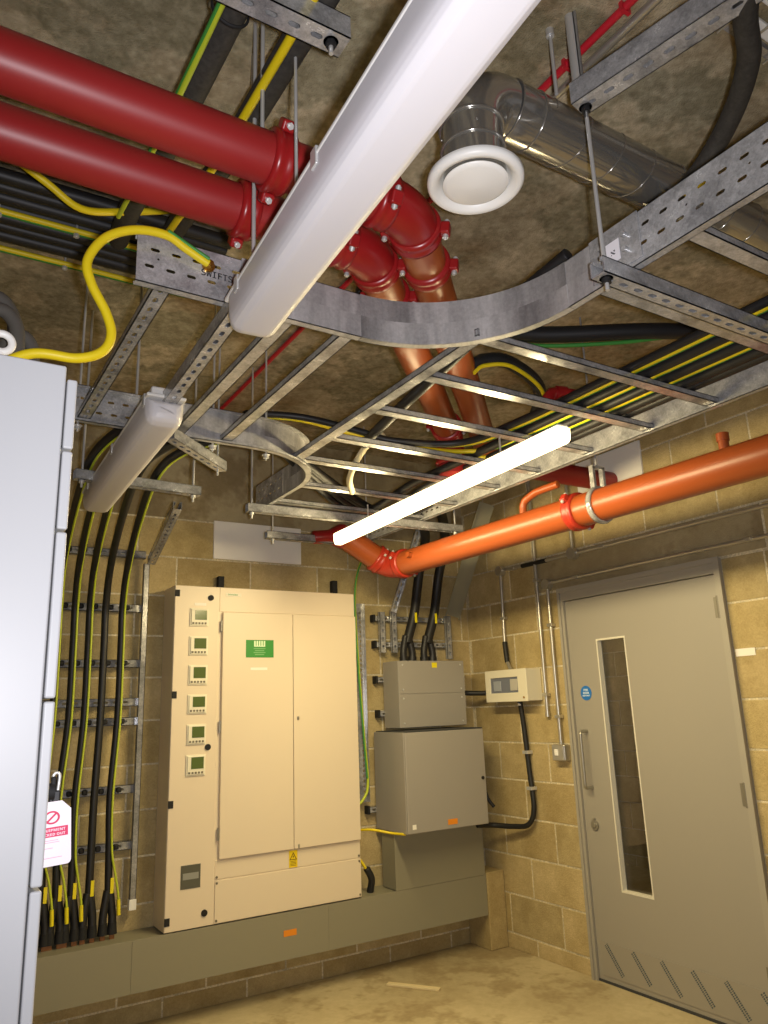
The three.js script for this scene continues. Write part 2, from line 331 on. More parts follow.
// ------------------------------------------------------------------ cable ladder
const LH = 2.435, RH = 0.13;     // underside of the ladder, rail height
function railGeo(L, slots, h = RH) {        // along +x, web at z = 0 (outer face), flanges towards -z
  const holes = [];
  if (slots) for (let x = 0.03, k = 0; x < L - 0.02; x += 0.05, k++) { holes.push([x, 0.045, 0.022, 0.009], [x + 0.012, 0.09, 0.022, 0.009]); if (k % 3 == 0) holes.push([x + 0.02, 0.068, 0.006, 0.006]); }
  const ok = holes.filter(q => q[0] + q[2] / 2 < L - 0.005);
  return join([plate(L, h, 0.002, ok).translate(0, 0, -0.002), box(L, 0.002, 0.024, L / 2, 0.001, -0.012), box(L, 0.002, 0.024, L / 2, h - 0.001, -0.012), box(L, 0.009, 0.002, L / 2, 0.0045, -0.023), box(L, 0.009, 0.002, L / 2, h - 0.0045, -0.023)]);
}
// rail from a to b in plan; the web's outer face lies to the right-hand side seen walking from a to b with y up (along() puts +z there)
const rail = (a, b, slots) => along(railGeo(Math.hypot(b[0] - a[0], b[1] - a[1]), slots), V(a[0], LH, a[1]), V(b[0], LH, b[1]));
function arcRail(cx, cz, r, a0, a1, out) {   // out = +1: flanges away from the centre
  const f = out > 0 ? [r, r + 0.024] : [r - 0.024, r], l = out > 0 ? [r + 0.022, r + 0.024] : [r - 0.024, r - 0.022];
  return join([arcPlate(cx, cz, r - 0.001, r + 0.001, a0, a1, LH, LH + RH), arcPlate(cx, cz, ...f, a0, a1, LH, LH + 0.002), arcPlate(cx, cz, ...f, a0, a1, LH + RH - 0.002, LH + RH), arcPlate(cx, cz, ...l, a0, a1, LH, LH + 0.009)]);
}
const rungX = (z, x0, x1) => along(channel(x1 - x0, 0.041, 0.021, false), V(x0, LH + 0.012, z), V(x1, LH + 0.012, z));
const rungZ = (x, z0, z1, slots) => along(channel(z1 - z0, 0.041, 0.021, slots), V(x, LH + 0.012, z0), V(x, LH + 0.012, z1));
const NZ = -1.605, FZ = -2.585, LX = 1.348, RX = 2.325, BX = 1.415;
{
  const s = thing('cable_ladder', 'short slotted end length of cable ladder with stencilled rail', 'cable ladder', [0, 0, 0], 'cable ladder runs');
  mesh('rail', rail([0.36, NZ], [0.66, NZ], true), M.galv, s);
  mesh('rail', rail([0.66, FZ], [0.34, FZ], true), M.galv, s);
  mesh('rung', rungZ(0.43, FZ + 0.003, NZ - 0.003, true), M.galv, s);
  const st = canvasTex(512, 128, (x, W, H) => { x.fillStyle = '#15161a'; x.font = 'bold 104px monospace'; x.textAlign = 'center'; x.fillText('SWIFTS', W / 2, 100); });
  const stm = std(0xffffff, 0.6, 0, { map: st, transparent: true, alphaTest: 0.4 });
  mesh('stencil', new THREE.PlaneGeometry(0.112, 0.028).translate(0.553, LH + 0.066, NZ + 0.0008), stm, s);
  mesh('earth_stud', [cyl(V(0.53, LH + 0.085, NZ), V(0.53, LH + 0.085, NZ + 0.02), 0.009, 6), cyl(V(0.53, LH + 0.085, NZ), V(0.53, LH + 0.085, NZ + 0.006), 0.016, 16)], M.brass, s);
  const t = thing('cable_ladder', 'curved tee piece of cable ladder with a wide bent rail', 'cable ladder', [0, 0, 0], 'cable ladder runs');
  mesh('rail', [metricUV(rail([0.662, NZ], [0.962, NZ], false)), arcRail(0.96, -1.217, 0.388, 0, Math.PI / 2, 1), metricUV(rail([LX, -1.219], [LX, -1.06], false))], M.galvArc, t);
  mesh('rail', [metricUV(rail([1.03, FZ], [0.662, FZ], false)), arcRail(1.03, -2.97, 0.385, -Math.PI / 2, 0, 1), metricUV(rail([BX, -3.12], [BX, -2.968], false))], M.galvArc, t);
  mesh('rail', rail([RX, -1.06], [RX, -3.12], false), M.galv, t);
  for (const x of [0.755, 0.935]) mesh('rung', rungZ(x, FZ + 0.003, NZ - 0.003, false), M.galv, t);
  mesh('long_member', rungZ(1.268, -2.68, -1.47, false), M.galv, t);
  for (const [z, x0] of [[-1.13, 1.352], [-1.485, 1.25], [-1.765, 1.29], [-2.07, 1.29], [-2.38, 1.29], [-2.66, 1.29], [-2.995, 1.42]]) mesh('rung', rungX(z, x0, RX - 0.003), M.galv, t);
  const r = thing('cable_ladder', 'slotted straight cable ladder running overhead from the tee past the duct', 'cable ladder', [0, 0, 0], 'cable ladder runs');
  mesh('rail', rail([LX, -1.056], [LX, 0.9], true), M.galv, r); mesh('rail', rail([RX, 0.9], [RX, -1.056], true), M.galv, r);
  for (let z = -0.87; z < 0.9; z += 0.3) mesh('rung', rungX(z, LX + 0.003, RX - 0.003), M.galv, r);
  const k = thing('cable_ladder', 'short cable ladder length running from the tee to the block wall', 'cable ladder', [0, 0, 0], 'cable ladder runs');
  mesh('rail', rail([BX, -3.45], [BX, -3.124], true), M.galv, k); mesh('rail', rail([RX, -3.124], [RX, -3.95], true), M.galv, k);
  for (const z of [-3.3, -3.42]) mesh('rung', rungX(z, BX + 0.003, RX - 0.003), M.galv, k);
  // joint plates with paper labels
  const lab = canvasTex(64, 96, (x, W, H) => { x.fillStyle = '#eceaf0'; x.fillRect(0, 0, W, H); x.fillStyle = '#3a3a44'; for (let i = 0; i < 5; i++) for (let j = 0; j < 5; j++) if ((i * 3 + j * 5) % 4 < 2) x.fillRect(22 + i * 4, 42 + j * 4, 4, 4); x.fillStyle = '#c05a6a'; x.fillRect(8, 70, 5, 14); });
  const labm = std(0xffffff, 0.6, 0, { map: lab });
  const p1 = mesh('joint_plate', [rb(0.615, 0.705, LH + 0.012, LH + RH + 0.004, NZ + 0.001, NZ + 0.004, 0.001)], M.galv, t);
  mesh('paper_label', box(0.03, 0.055, 0.001, 0.635, LH + 0.07, NZ + 0.005), labm, p1);
  const p2 = mesh('joint_plate', [rb(LX - 0.004, LX - 0.001, LH + 0.012, LH + RH + 0.002, -1.13, -0.98, 0.001), ...[[-1.09, 0.05], [-1.09, 0.09], [-1.02, 0.05], [-1.02, 0.09]].map(([z, y]) => cyl(V(LX - 0.001, LH + y, z), V(LX - 0.016, LH + y, z), 0.007, 8))], M.galv, t);
  mesh('paper_label', box(0.001, 0.055, 0.04, LX - 0.0055, LH + 0.065, -1.058), labm, p2);
}
// channel supports hung on threaded rods
function nut(x, y, z) { return [cyl(V(x, y - 0.012, z), V(x, y, z), 0.0115, 6), cyl(V(x, y, z), V(x, y + 0.002, z), 0.016, 16)]; }
function trapeze(label, a, b, y, rods, o = {}) {
  const w = o.w ?? 0.041;
  const t = thing('channel_support', label, 'support', [0, 0, 0]);
  mesh('channel', along(channel(Math.hypot(b[0] - a[0], b[1] - a[1]), w, w, true), V(a[0], y, a[1]), V(b[0], y, b[1])), M.galv, t);
  for (const [x, z, top] of rods) { const r = mesh('threaded_rod', [cyl(V(x, y - 0.03, z), V(x, top ?? CEIL, z), o.r ?? 0.005, 10)], M.zinc, t); mesh('nut', nut(x, y, z), o.cap ? M.blackMatt : M.zinc, r); }
  return t;
}
trapeze('slotted channel under the ladder rail by the spiral duct', [1.245, -1.03], [2.52, -1.03], LH - 0.042, [[1.272, -1.03], [2.45, -1.03]], { cap: true });
trapeze('slotted channel under the ladder between the two unlit fittings', [0.63, -2.72], [0.588, -1.43], LH - 0.042, [[0.629, -2.69], [0.589, -1.46]]);
trapeze('channel carrying the ladder just behind the glowing batten light', [1.32, -3.33], [2.58, -3.29], LH - 0.042, [[1.345, -3.33], [2.54, -3.29]]);
trapeze('hindmost ceiling-hung channel near the fire-stopping board', [1.62, -3.8], [2.3, -3.8], LH - 0.05, [[1.66, -3.8], [2.27, -3.8]]);
trapeze('short hung channel clamping the black cables above the wall run', [0.5, -3.12], [1.03, -3.16], LH - 0.042, [[0.53, -3.12], [1.0, -3.155]]);
trapeze('high short hung channel carrying the two thickest black cables', [0.2, -1.12], [0.65, -1.12], 2.80, [[0.618, -1.12], [0.25, -1.12]], { cap: true, w: 0.056 });
trapeze('high slanting hung channel beside the spiral duct', [1.262, -1.045], [1.47, -0.05], 2.86, [[1.272, -1.03], [1.435, -0.3]], { cap: true, w: 0.06 });
{
  const t = thing('brace_channel', 'stub channel brace below the far ladder rail', 'support');
  mesh('channel', along(channel(0.4, 0.041, 0.041, true), V(0.70, LH - 0.046, -2.49), V(0.99, LH - 0.046, -2.765)), M.galv, t);
  mesh('rod', cyl(V(0.965, LH - 0.07, -2.745), V(0.965, CEIL, -2.745), 0.004, 8), M.zinc, t);
  const s = thing('rod_sleeve', 'steel sleeve over the rod beside the red ceiling cable', 'rod'); mesh('sleeve', cyl(V(1.272, 2.93, -1.045), V(1.272, CEIL, -1.045), 0.013, 14), M.zinc, s);
  for (const [x, z, l] of [[0.42, -2.62, 'thin rod holding the far ladder rail beside the grey cabinet'], [0.9, -2.62, 'thin rod holding the far ladder rail beside the red ceiling cable'], [1.12, -2.63, 'thin rod holding the far ladder rail at its bend']]) { const g = thing('hanger_rod', l, 'rod'); mesh('rod', [cyl(V(x, LH - 0.02, z), V(x, CEIL, z), 0.004, 8)], M.zinc, g); mesh('nut', nut(x, LH, z), M.zinc, g); }
  const c = thing('clamp_bracket', 'small steel drop rod beside the elbow of the spiral duct', 'rod'); mesh('rod', [cyl(V(1.255, 2.95, -1.1), V(1.255, CEIL, -1.1), 0.005, 8), cyl(V(1.255, CEIL - 0.02, -1.1), V(1.255, CEIL, -1.1), 0.011, 10)], M.zinc, c);
}

// ------------------------------------------------------------------ pipes
function coupling(parent, p, dir, r, mat, turn = 0) {
  const d = dir.clone().normalize(), g = [];
  g.push(lathe([[r + 0.001, -0.026], [r + 0.012, -0.024], [r + 0.014, -0.012], [r + 0.010, -0.006], [r + 0.010, 0.006], [r + 0.014, 0.012], [r + 0.012, 0.024], [r + 0.001, 0.026]], [p.x, p.y, p.z], d, 36));
  const u = Math.abs(d.y) > 0.9 ? V(1, 0, 0) : V(0, 1, 0), side = u.clone().cross(d).normalize().applyAxisAngle(d, turn);
  const m = mesh('coupling', g.concat([1, -1].flatMap(s => { const c = p.clone().addScaledVector(side, s * (r + 0.022)); const b = new RoundedBoxGeometry(0.026, 0.034, 0.032, 2, 0.006); const up = d.clone().cross(side); b.applyMatrix4(new THREE.Matrix4().makeBasis(side, up, d)); return [b.translate(c.x, c.y, c.z)]; })), mat, parent);
  for (const s of [1, -1]) { const c = p.clone().addScaledVector(side, s * (r + 0.024)), up = d.clone().cross(side); mesh('bolt', [cyl(c.clone().addScaledVector(up, -0.028), c.clone().addScaledVector(up, 0.028), 0.0045, 8), cyl(c.clone().addScaledVector(up, 0.017), c.clone().addScaledVector(up, 0.025), 0.008, 6), cyl(c.clone().addScaledVector(up, -0.025), c.clone().addScaledVector(up, -0.017), 0.008, 6)], M.zinc, m); }
  return m;
}
function bend(parent, pts, r, mat) { return mesh('elbow', new THREE.TubeGeometry(new THREE.QuadraticBezierCurve3(...pts), 18, r, 32), mat, parent); }
{
  const R = 0.0575, D = V(1, 0, -1).normalize(), PY = 2.668;
  const make = (label, z, ex, len, fin) => {
    const t = thing('sprinkler_pipe', label, 'pipe');
    const e = V(ex, PY, z), s = 0.085;
    mesh('pipe_run', cyl(V(X0, PY, z), V(ex - s, PY, z), R, 40), M.red, t);
    bend(t, [V(ex - s, PY, z), e, e.clone().addScaledVector(D, s)], R + 0.006, M.redFit);
    coupling(t, V(ex - s, PY, z), V(1, 0, 0), R, M.redFit, 0.5); coupling(t, e.clone().addScaledVector(D, s), D, R, M.redFit, 0.15);
    coupling(t, V(0.6, PY, z), V(1, 0, 0), R, M.redFit, -0.75);
    const f = e.clone().addScaledVector(D, len);
    mesh('pipe_run', cyl(e.clone().addScaledVector(D, s), f.clone().addScaledVector(D, -s), R, 40), M.orange, t);
    coupling(t, e.clone().addScaledVector(D, 0.26), D, R * 0.96, M.redFit, 0.15);
    bend(t, [f.clone().addScaledVector(D, -s), f, f.clone().addScaledVector(fin, s)], R + 0.006, M.redFit);
    coupling(t, f.clone().addScaledVector(D, -s), D, R, M.redFit, 0.2);
    const end = fin.x ? V(XW, f.y, f.z) : V(f.x, f.y - 0.2, f.z);
    if (!fin.x) coupling(t, V(f.x, f.y - 0.13, f.z), fin, R, M.redFit, 0.4);
    mesh('pipe_run', cyl(f.clone().addScaledVector(fin, s), end, R, 32), M.red, t);
    for (const x of [-0.6, z > -1.4 ? 0.565 : 0.62]) mesh('hanger', [cyl(V(x, PY + R, z), V(x, CEIL, z), 0.005, 8)], M.zinc, t);
  };
  make('red painted pipe with orange oblique run, the one nearer the round air valve', -1.354, 0.96, 2.115, V(1, 0, 0));
  make('red painted pipe with orange oblique run, the one passing just above the stencilled rail', -1.55, 0.955, 1.5, V(0, -1, 0));
  // orange main below the ladder
  const o = thing('sprinkler_main', 'long orange pipe running below the ladder over the door', 'pipe');
  const A = V(2.56, 2.265, 0.9), B = V(2.405, 2.265, -3.62), r = 0.071, dir = B.clone().sub(A).normalize();
  mesh('pipe_run', cyl(A, B, r, 40), M.orange, o);
  const C = B.clone().addScaledVector(dir, 0.14), D2 = V(-0.82, 0.5, -0.12).normalize();
  bend(o, [B, C, C.clone().addScaledVector(D2, 0.1)], r + 0.006, M.redBright);
  coupling(o, B, dir, r, M.redBright, 0.5); coupling(o, C.clone().addScaledVector(D2, 0.09), D2, r, M.redBright, 0.3);
  const E = C.clone().addScaledVector(D2, 0.34);
  mesh('pipe_run', cyl(C.clone().addScaledVector(D2, 0.1), E, r, 32), M.orange, o);
  mesh('reducer', [lathe([[r, 0], [r, 0.03], [0.04, 0.1], [0.038, 0.2], [0.001, 0.205]], [E.x, E.y, E.z], V(-1, -0.12, 0))], M.redFit, o);
  const on = z => A.clone().lerp(B, (A.z - z) / (A.z - B.z));
  coupling(o, on(-2.29), dir, r, M.redBright, 0.6);
  const h = on(-2.16);
  mesh('clevis_hanger', [new THREE.TorusGeometry(r + 0.004, 0.009, 6, 40).scale(1, 1, 1.6).translate(h.x, h.y, h.z), box(0.014, 0.1, 0.022, h.x - 0.03, h.y + r + 0.045, h.z).rotateZ(0), box(0.014, 0.1, 0.022, h.x + 0.03, h.y + r + 0.045, h.z), box(0.075, 0.012, 0.022, h.x, h.y + r + 0.095, h.z), cyl(V(h.x, h.y + r + 0.09, h.z), V(h.x, CEIL, h.z), 0.005, 8)], M.galv, o);
  const q = on(-2.62);
  mesh('branch_pipe', hose([[q.x, q.y + r - 0.01, q.z], [q.x, q.y + 0.1, q.z], [q.x, q.y + 0.128, q.z + 0.02], [q.x, q.y + 0.15, q.z + 0.1], [q.x + 0.02, q.y + 0.158, q.z + 0.22]], 0.018, 40, 14, 0.3), M.orange, o);
  const w = on(-1.57); mesh('branch_stub', [cyl(V(w.x, w.y + r - 0.01, w.z), V(w.x, w.y + 0.125, w.z), 0.019, 16), cyl(V(w.x, w.y + 0.1, w.z), V(w.x, w.y + 0.13, w.z), 0.023, 16)], M.orange, o);
  const u = on(-3.45); mesh('drain_plug', [cyl(V(u.x - r * 0.7, u.y + 0.01, u.z), V(u.x - r - 0.022, u.y + 0.016, u.z), 0.017, 14)], M.orange, o);
  const n = thing('branch_fitting', 'small red pipe elbow above the ladder beside the black cable loop', 'pipe');
  mesh('elbow', hose([[2.02, 2.56, -1.98], [2.02, 2.59, -1.98], [2.03, 2.62, -1.98], [2.06, 2.63, -1.975], [2.22, 2.625, -1.93], [2.4, 2.61, -1.9], [2.6, 2.63, -1.88], [3.0, 2.8, -1.85], [3.34, 2.95, -1.83]], 0.024, 60, 16, 0.3), M.redFit, n); mesh('collar', cyl(V(2.06, 2.63, -1.975), V(2.1, 2.63, -1.963), 0.03, 16), M.redFit, n);
}
// spiral duct, elbow and air valve
{
  const t = thing('spiral_duct', 'shiny galvanised spiral duct turning down to a round valve', 'duct');
  const y = 2.915, z = -1.18, r = 0.075, ex = 1.034, er = 0.105;
  mesh('duct_run', cyl(V(ex + er + 0.01, y, z), V(XW, y, z), r, 48), M.duct, t);
  const curve = new THREE.CatmullRomCurve3([...Array(9)].map((_, i) => { const a = i / 8 * Math.PI / 2; return V(ex + er - Math.sin(a) * er, y - er + Math.cos(a) * er, z); }));
  mesh('duct_elbow', new THREE.TubeGeometry(curve, 32, r, 48), M.duct, t);
  for (const x of [ex + er + 0.01, ex + er + 0.085]) mesh('duct_collar', new THREE.TorusGeometry(r + 0.0005, 0.0026, 8, 48).rotateY(Math.PI / 2).translate(x, y, z), M.duct, t);
  for (let x = ex + er + 0.12, k = 0; x < XW - 0.1; x += 0.125, k++) {
    const pts = [...Array(49)].map((_, i) => { const a = i / 48 * Math.PI * 2; return V(x + 0.125 * i / 48, y + Math.sin(a) * (r + 0.0005), z + Math.cos(a) * (r + 0.0005)); });
    mesh('seam', new THREE.TubeGeometry(new THREE.CatmullRomCurve3(pts), 72, 0.0013, 6), M.duct, t);
  }
  const vy = 2.665;
  mesh('spigot', [cyl(V(ex, vy, z), V(ex, y - er + 0.002, z), r, 48), new THREE.TorusGeometry(r + 0.001, 0.004, 8, 48).rotateX(Math.PI / 2).translate(ex, y - er - 0.065, z), new THREE.TorusGeometry(r + 0.001, 0.005, 8, 48).rotateX(Math.PI / 2).translate(ex, y - er, z), ...[0.6, 2.1, 3.6, 5.1].map(a => new THREE.SphereGeometry(0.004, 8, 6).translate(ex + Math.cos(a) * r, y - er - 0.035, z + Math.sin(a) * r))], M.duct, t);
  const v = thing('air_valve', 'round white extract air valve on the end of the spiral duct', 'vent', [ex, vy, z]);
  mesh('ring', lathe([[0.074, 0.02], [0.084, 0.0], [0.094, -0.013], [0.106, -0.016], [0.114, -0.008], [0.115, 0.004], [0.109, 0.006], [0.076, 0.022]], [0, 0, 0], V(0, 1, 0), 56), M.white, v);
  mesh('disc', lathe([[0.001, -0.024], [0.02, -0.023], [0.066, -0.016], [0.078, -0.009], [0.076, -0.004], [0.001, -0.002]], [0, 0, 0], V(0, 1, 0), 48), M.white, v);
  mesh('throat', lathe([[0.074, 0.013], [0.07, 0.05], [0.001, 0.06]], [0, 0, 0], V(0, 1, 0), 40), M.galv, v);
  mesh('spindle', [cyl(V(0, 0, 0), V(0, 0.055, 0), 0.006, 10), box(0.14, 0.006, 0.01, 0, 0.02, 0)], M.galv, v);
}

// ------------------------------------------------------------------ cream distribution panel
{
  const z = -4.05, t = thing('distribution_panel', 'tall cream electrical panel with a column of six meters', 'panel');
  mesh('body', [rb(1.2, 2.312, 0.432, 2.143, ZW + 0.01, z - 0.004, 0.003)], M.cream, t);
  const strip = mesh('meter_column', rb(1.202, 1.447, 0.434, 2.141, z - 0.006, z, 0.002), M.cream, t);
  for (const [y0, y1] of [[1.921, 2.02], [1.766, 1.869], [1.61, 1.716], [1.461, 1.562], [1.305, 1.409], [1.15, 1.256]]) {
    const x0 = 1.284, x1 = 1.388, mm = mesh('meter', [rb(x0, x1, y0, y1, z, z + 0.006, 0.002), rb(x0 + 0.006, x1 - 0.006, y0 + 0.006, y1 - 0.006, z + 0.004, z + 0.012, 0.003)], M.creamPlastic, strip);
    mesh('meter_screen', bb(x0 + 0.026, x1 - 0.012, y0 + 0.036, y1 - 0.012, z + 0.011, z + 0.0135), M.screen, mm);
    mesh('meter_buttons', [0, 1, 2, 3, 4].map(k => rb(x0 + 0.012 + k * 0.017, x0 + 0.022 + k * 0.017, y0 + 0.012, y0 + 0.022, z + 0.011, z + 0.015, 0.001, 1)), M.creamDark, mm);
  }
  for (const y of [2.099, 1.562, 1.021, 0.48]) mesh('hinge_block', rb(1.201, 1.226, y - 0.018, y + 0.018, z - 0.006, z + 0.004, 0.001), M.blackMatt, strip);
  for (const y of [2.08, 1.29, 0.494]) mesh('cam_lock', [cyl(V(1.4, y, z - 0.002), V(1.4, y, z + 0.006), 0.016, 20), box(0.012, 0.004, 0.003, 1.4, y, z + 0.007)], M.blackMatt, strip);
  const w = mesh('viewing_window', rb(1.275, 1.376, 0.617, 0.727, z - 0.001, z + 0.003, 0.001), std(0x5a5a50, 0.25), strip); mesh('label_slip', bb(1.285, 1.366, 0.66, 0.69, z + 0.003, z + 0.004), std(0x8f9088, 0.5), w);
  mesh('name_strip', bb(1.31, 1.375, 2.035, 2.05, z, z + 0.0015), M.whiteLabel, strip);
  mesh('top_panel', rb(1.453, 2.31, 2.006, 2.141, z - 0.006, z - 0.001, 0.002), M.cream, t);
  for (const [a, b, n] of [[1.468, 1.8885, 0], [1.8915, 2.308, 1]]) {
    const d = mesh('door', rb(a, b, 0.735, 2.002, z - 0.004, z + 0.016, 0.003), M.cream, t);
    if (n) { mesh('lock', rb(1.912, 1.924, 1.41, 1.428, z + 0.015, z + 0.022, 0.002), M.steel, d); mesh('catch', rb(1.913, 1.922, 0.737, 0.757, z + 0.015, z + 0.02, 0.001), M.steel, d); }
    else for (const y of [1.925, 1.39, 0.855]) mesh('hinge', [cyl(V(1.462, y - 0.03, z + 0.008), V(1.462, y + 0.03, z + 0.008), 0.006, 10)], M.steel, d);
  }
  mesh('sill_panel', rb(1.453, 2.31, 0.639, 0.731, z - 0.006, z - 0.001, 0.002), M.cream, t);
  const lo = mesh('base_cover', rb(1.453, 2.31, 0.436, 0.634, z - 0.004, z + 0.003, 0.002), M.cream, t);
  mesh('screw', [[1.462, 0.622], [2.3, 0.622], [1.462, 0.448], [2.3, 0.448]].map(([x, y]) => cyl(V(x, y, z + 0.002), V(x, y, z + 0.006), 0.006, 10)), M.creamDark, lo);
  mesh('screw', [[1.462, 0.65], [2.3, 0.65]].map(([x, y]) => cyl(V(x, y, z - 0.002), V(x, y, z + 0.003), 0.006, 10)), M.creamDark, t);
  const gl = canvasTex(256, 150, (x, W, H) => { x.fillStyle = '#2f8a34'; x.fillRect(0, 0, W, H); x.fillStyle = '#d8ecc8'; for (let k = 0; k < 5; k++) x.fillRect(74 + k * 22, 8, 15, 48); x.fillRect(74, 50, 103, 8); x.fillStyle = '#74ac70'; for (let k = 0; k < 4; k++) x.fillRect(70 + (k % 2) * 12, 70 + k * 17, 110 - (k % 2) * 24, 8); });
  mesh('green_label', box(0.166, 0.097, 0.001, 1.685, 1.8035, z + 0.0168), std(0xffffff, 0.45, 0, { map: gl }), t);
  mesh('white_slip', box(0.1, 0.014, 0.001, 1.68, 1.693, z + 0.0168), M.whiteLabel, t);
  const lg = canvasTex(256, 56, (x, W, H) => { x.fillStyle = '#e2dcc8'; x.fillRect(0, 0, W, H); x.fillStyle = '#2f8a4c'; x.font = 'bold 34px sans-serif'; x.fillText('Schneider', 34, 38); });
  mesh('maker_label', box(0.092, 0.02, 0.001, 1.533, 2.103, z), std(0xffffff, 0.5, 0, { map: lg }), t);
  const yw = canvasTex(96, 170, (x, W, H) => { x.fillStyle = '#e6c81a'; x.fillRect(0, 0, W, H); x.strokeStyle = '#4a3a10'; x.lineWidth = 8; x.beginPath(); x.moveTo(48, 26); x.lineTo(84, 92); x.lineTo(12, 92); x.closePath(); x.stroke(); x.fillStyle = '#4a3a10'; x.beginPath(); x.moveTo(52, 42); x.lineTo(38, 68); x.lineTo(48, 68); x.lineTo(44, 86); x.lineTo(60, 60); x.lineTo(50, 60); x.fill(); for (let k = 0; k < 4; k++) x.fillRect(14, 106 + k * 14, 68, 5); });
  mesh('warning_label', box(0.05, 0.086, 0.001, 1.891, 0.684, z + 0.0005), std(0xffffff, 0.5, 0, { map: yw }), t);
  const b = thing('wall_bracket', 'small black bracket standing above the cream panel top', 'bracket'); mesh('bracket', [rb(1.5, 1.535, 2.145, 2.235, ZW + 0.01, ZW + 0.05, 0.003), rb(1.5, 1.535, 2.145, 2.155, ZW + 0.01, ZW + 0.09, 0.002)], M.blackMatt, b);
  const b2 = thing('wall_bracket', 'small black bracket at the right rear corner above the cream panel', 'bracket'); mesh('bracket', [rb(2.25, 2.285, 2.145, 2.25, ZW + 0.01, ZW + 0.05, 0.003), rb(2.25, 2.285, 2.145, 2.155, ZW + 0.01, ZW + 0.09, 0.002)], M.blackMatt, b2);
}
// trunking along the foot of the wall
{
  const z = -4.052, t = thing('floor_trunking', 'long grey steel trunking along the foot of the wall under the panels', 'trunking');
  mesh('body', rb(-0.3, 3.205, 0.2, 0.426, ZW + 0.005, z - 0.002, 0.003), M.trunk, t);
  for (const [a, b] of [[-0.3, 1.05], [1.052, 2.1], [2.102, 3.206]]) mesh('cover', rb(a, b, 0.199, 0.428, z - 0.002, z, 0.001, 1), M.trunk, t);
  mesh('orange_label', box(0.075, 0.03, 0.001, 1.872, 0.325, z + 0.0008), M.orangeLabel, t);
  const p = thing('pier_block', 'concrete block on end carrying the trunking in the corner', 'block'); mesh('block', rb(3.208, 3.345, 0, 0.44, ZW + 0.002, -4.046, 0.006), blockMats[2], p);
  const s = thing('timber_offcut', 'thin pale timber offcut lying on the floor before the trunking', 'wood'); mesh('strip', new RoundedBoxGeometry(0.035, 0.012, 0.3, 2, 0.003).rotateY(0.62).translate(2.49, 0.006, -3.83), M.timber, s);
}
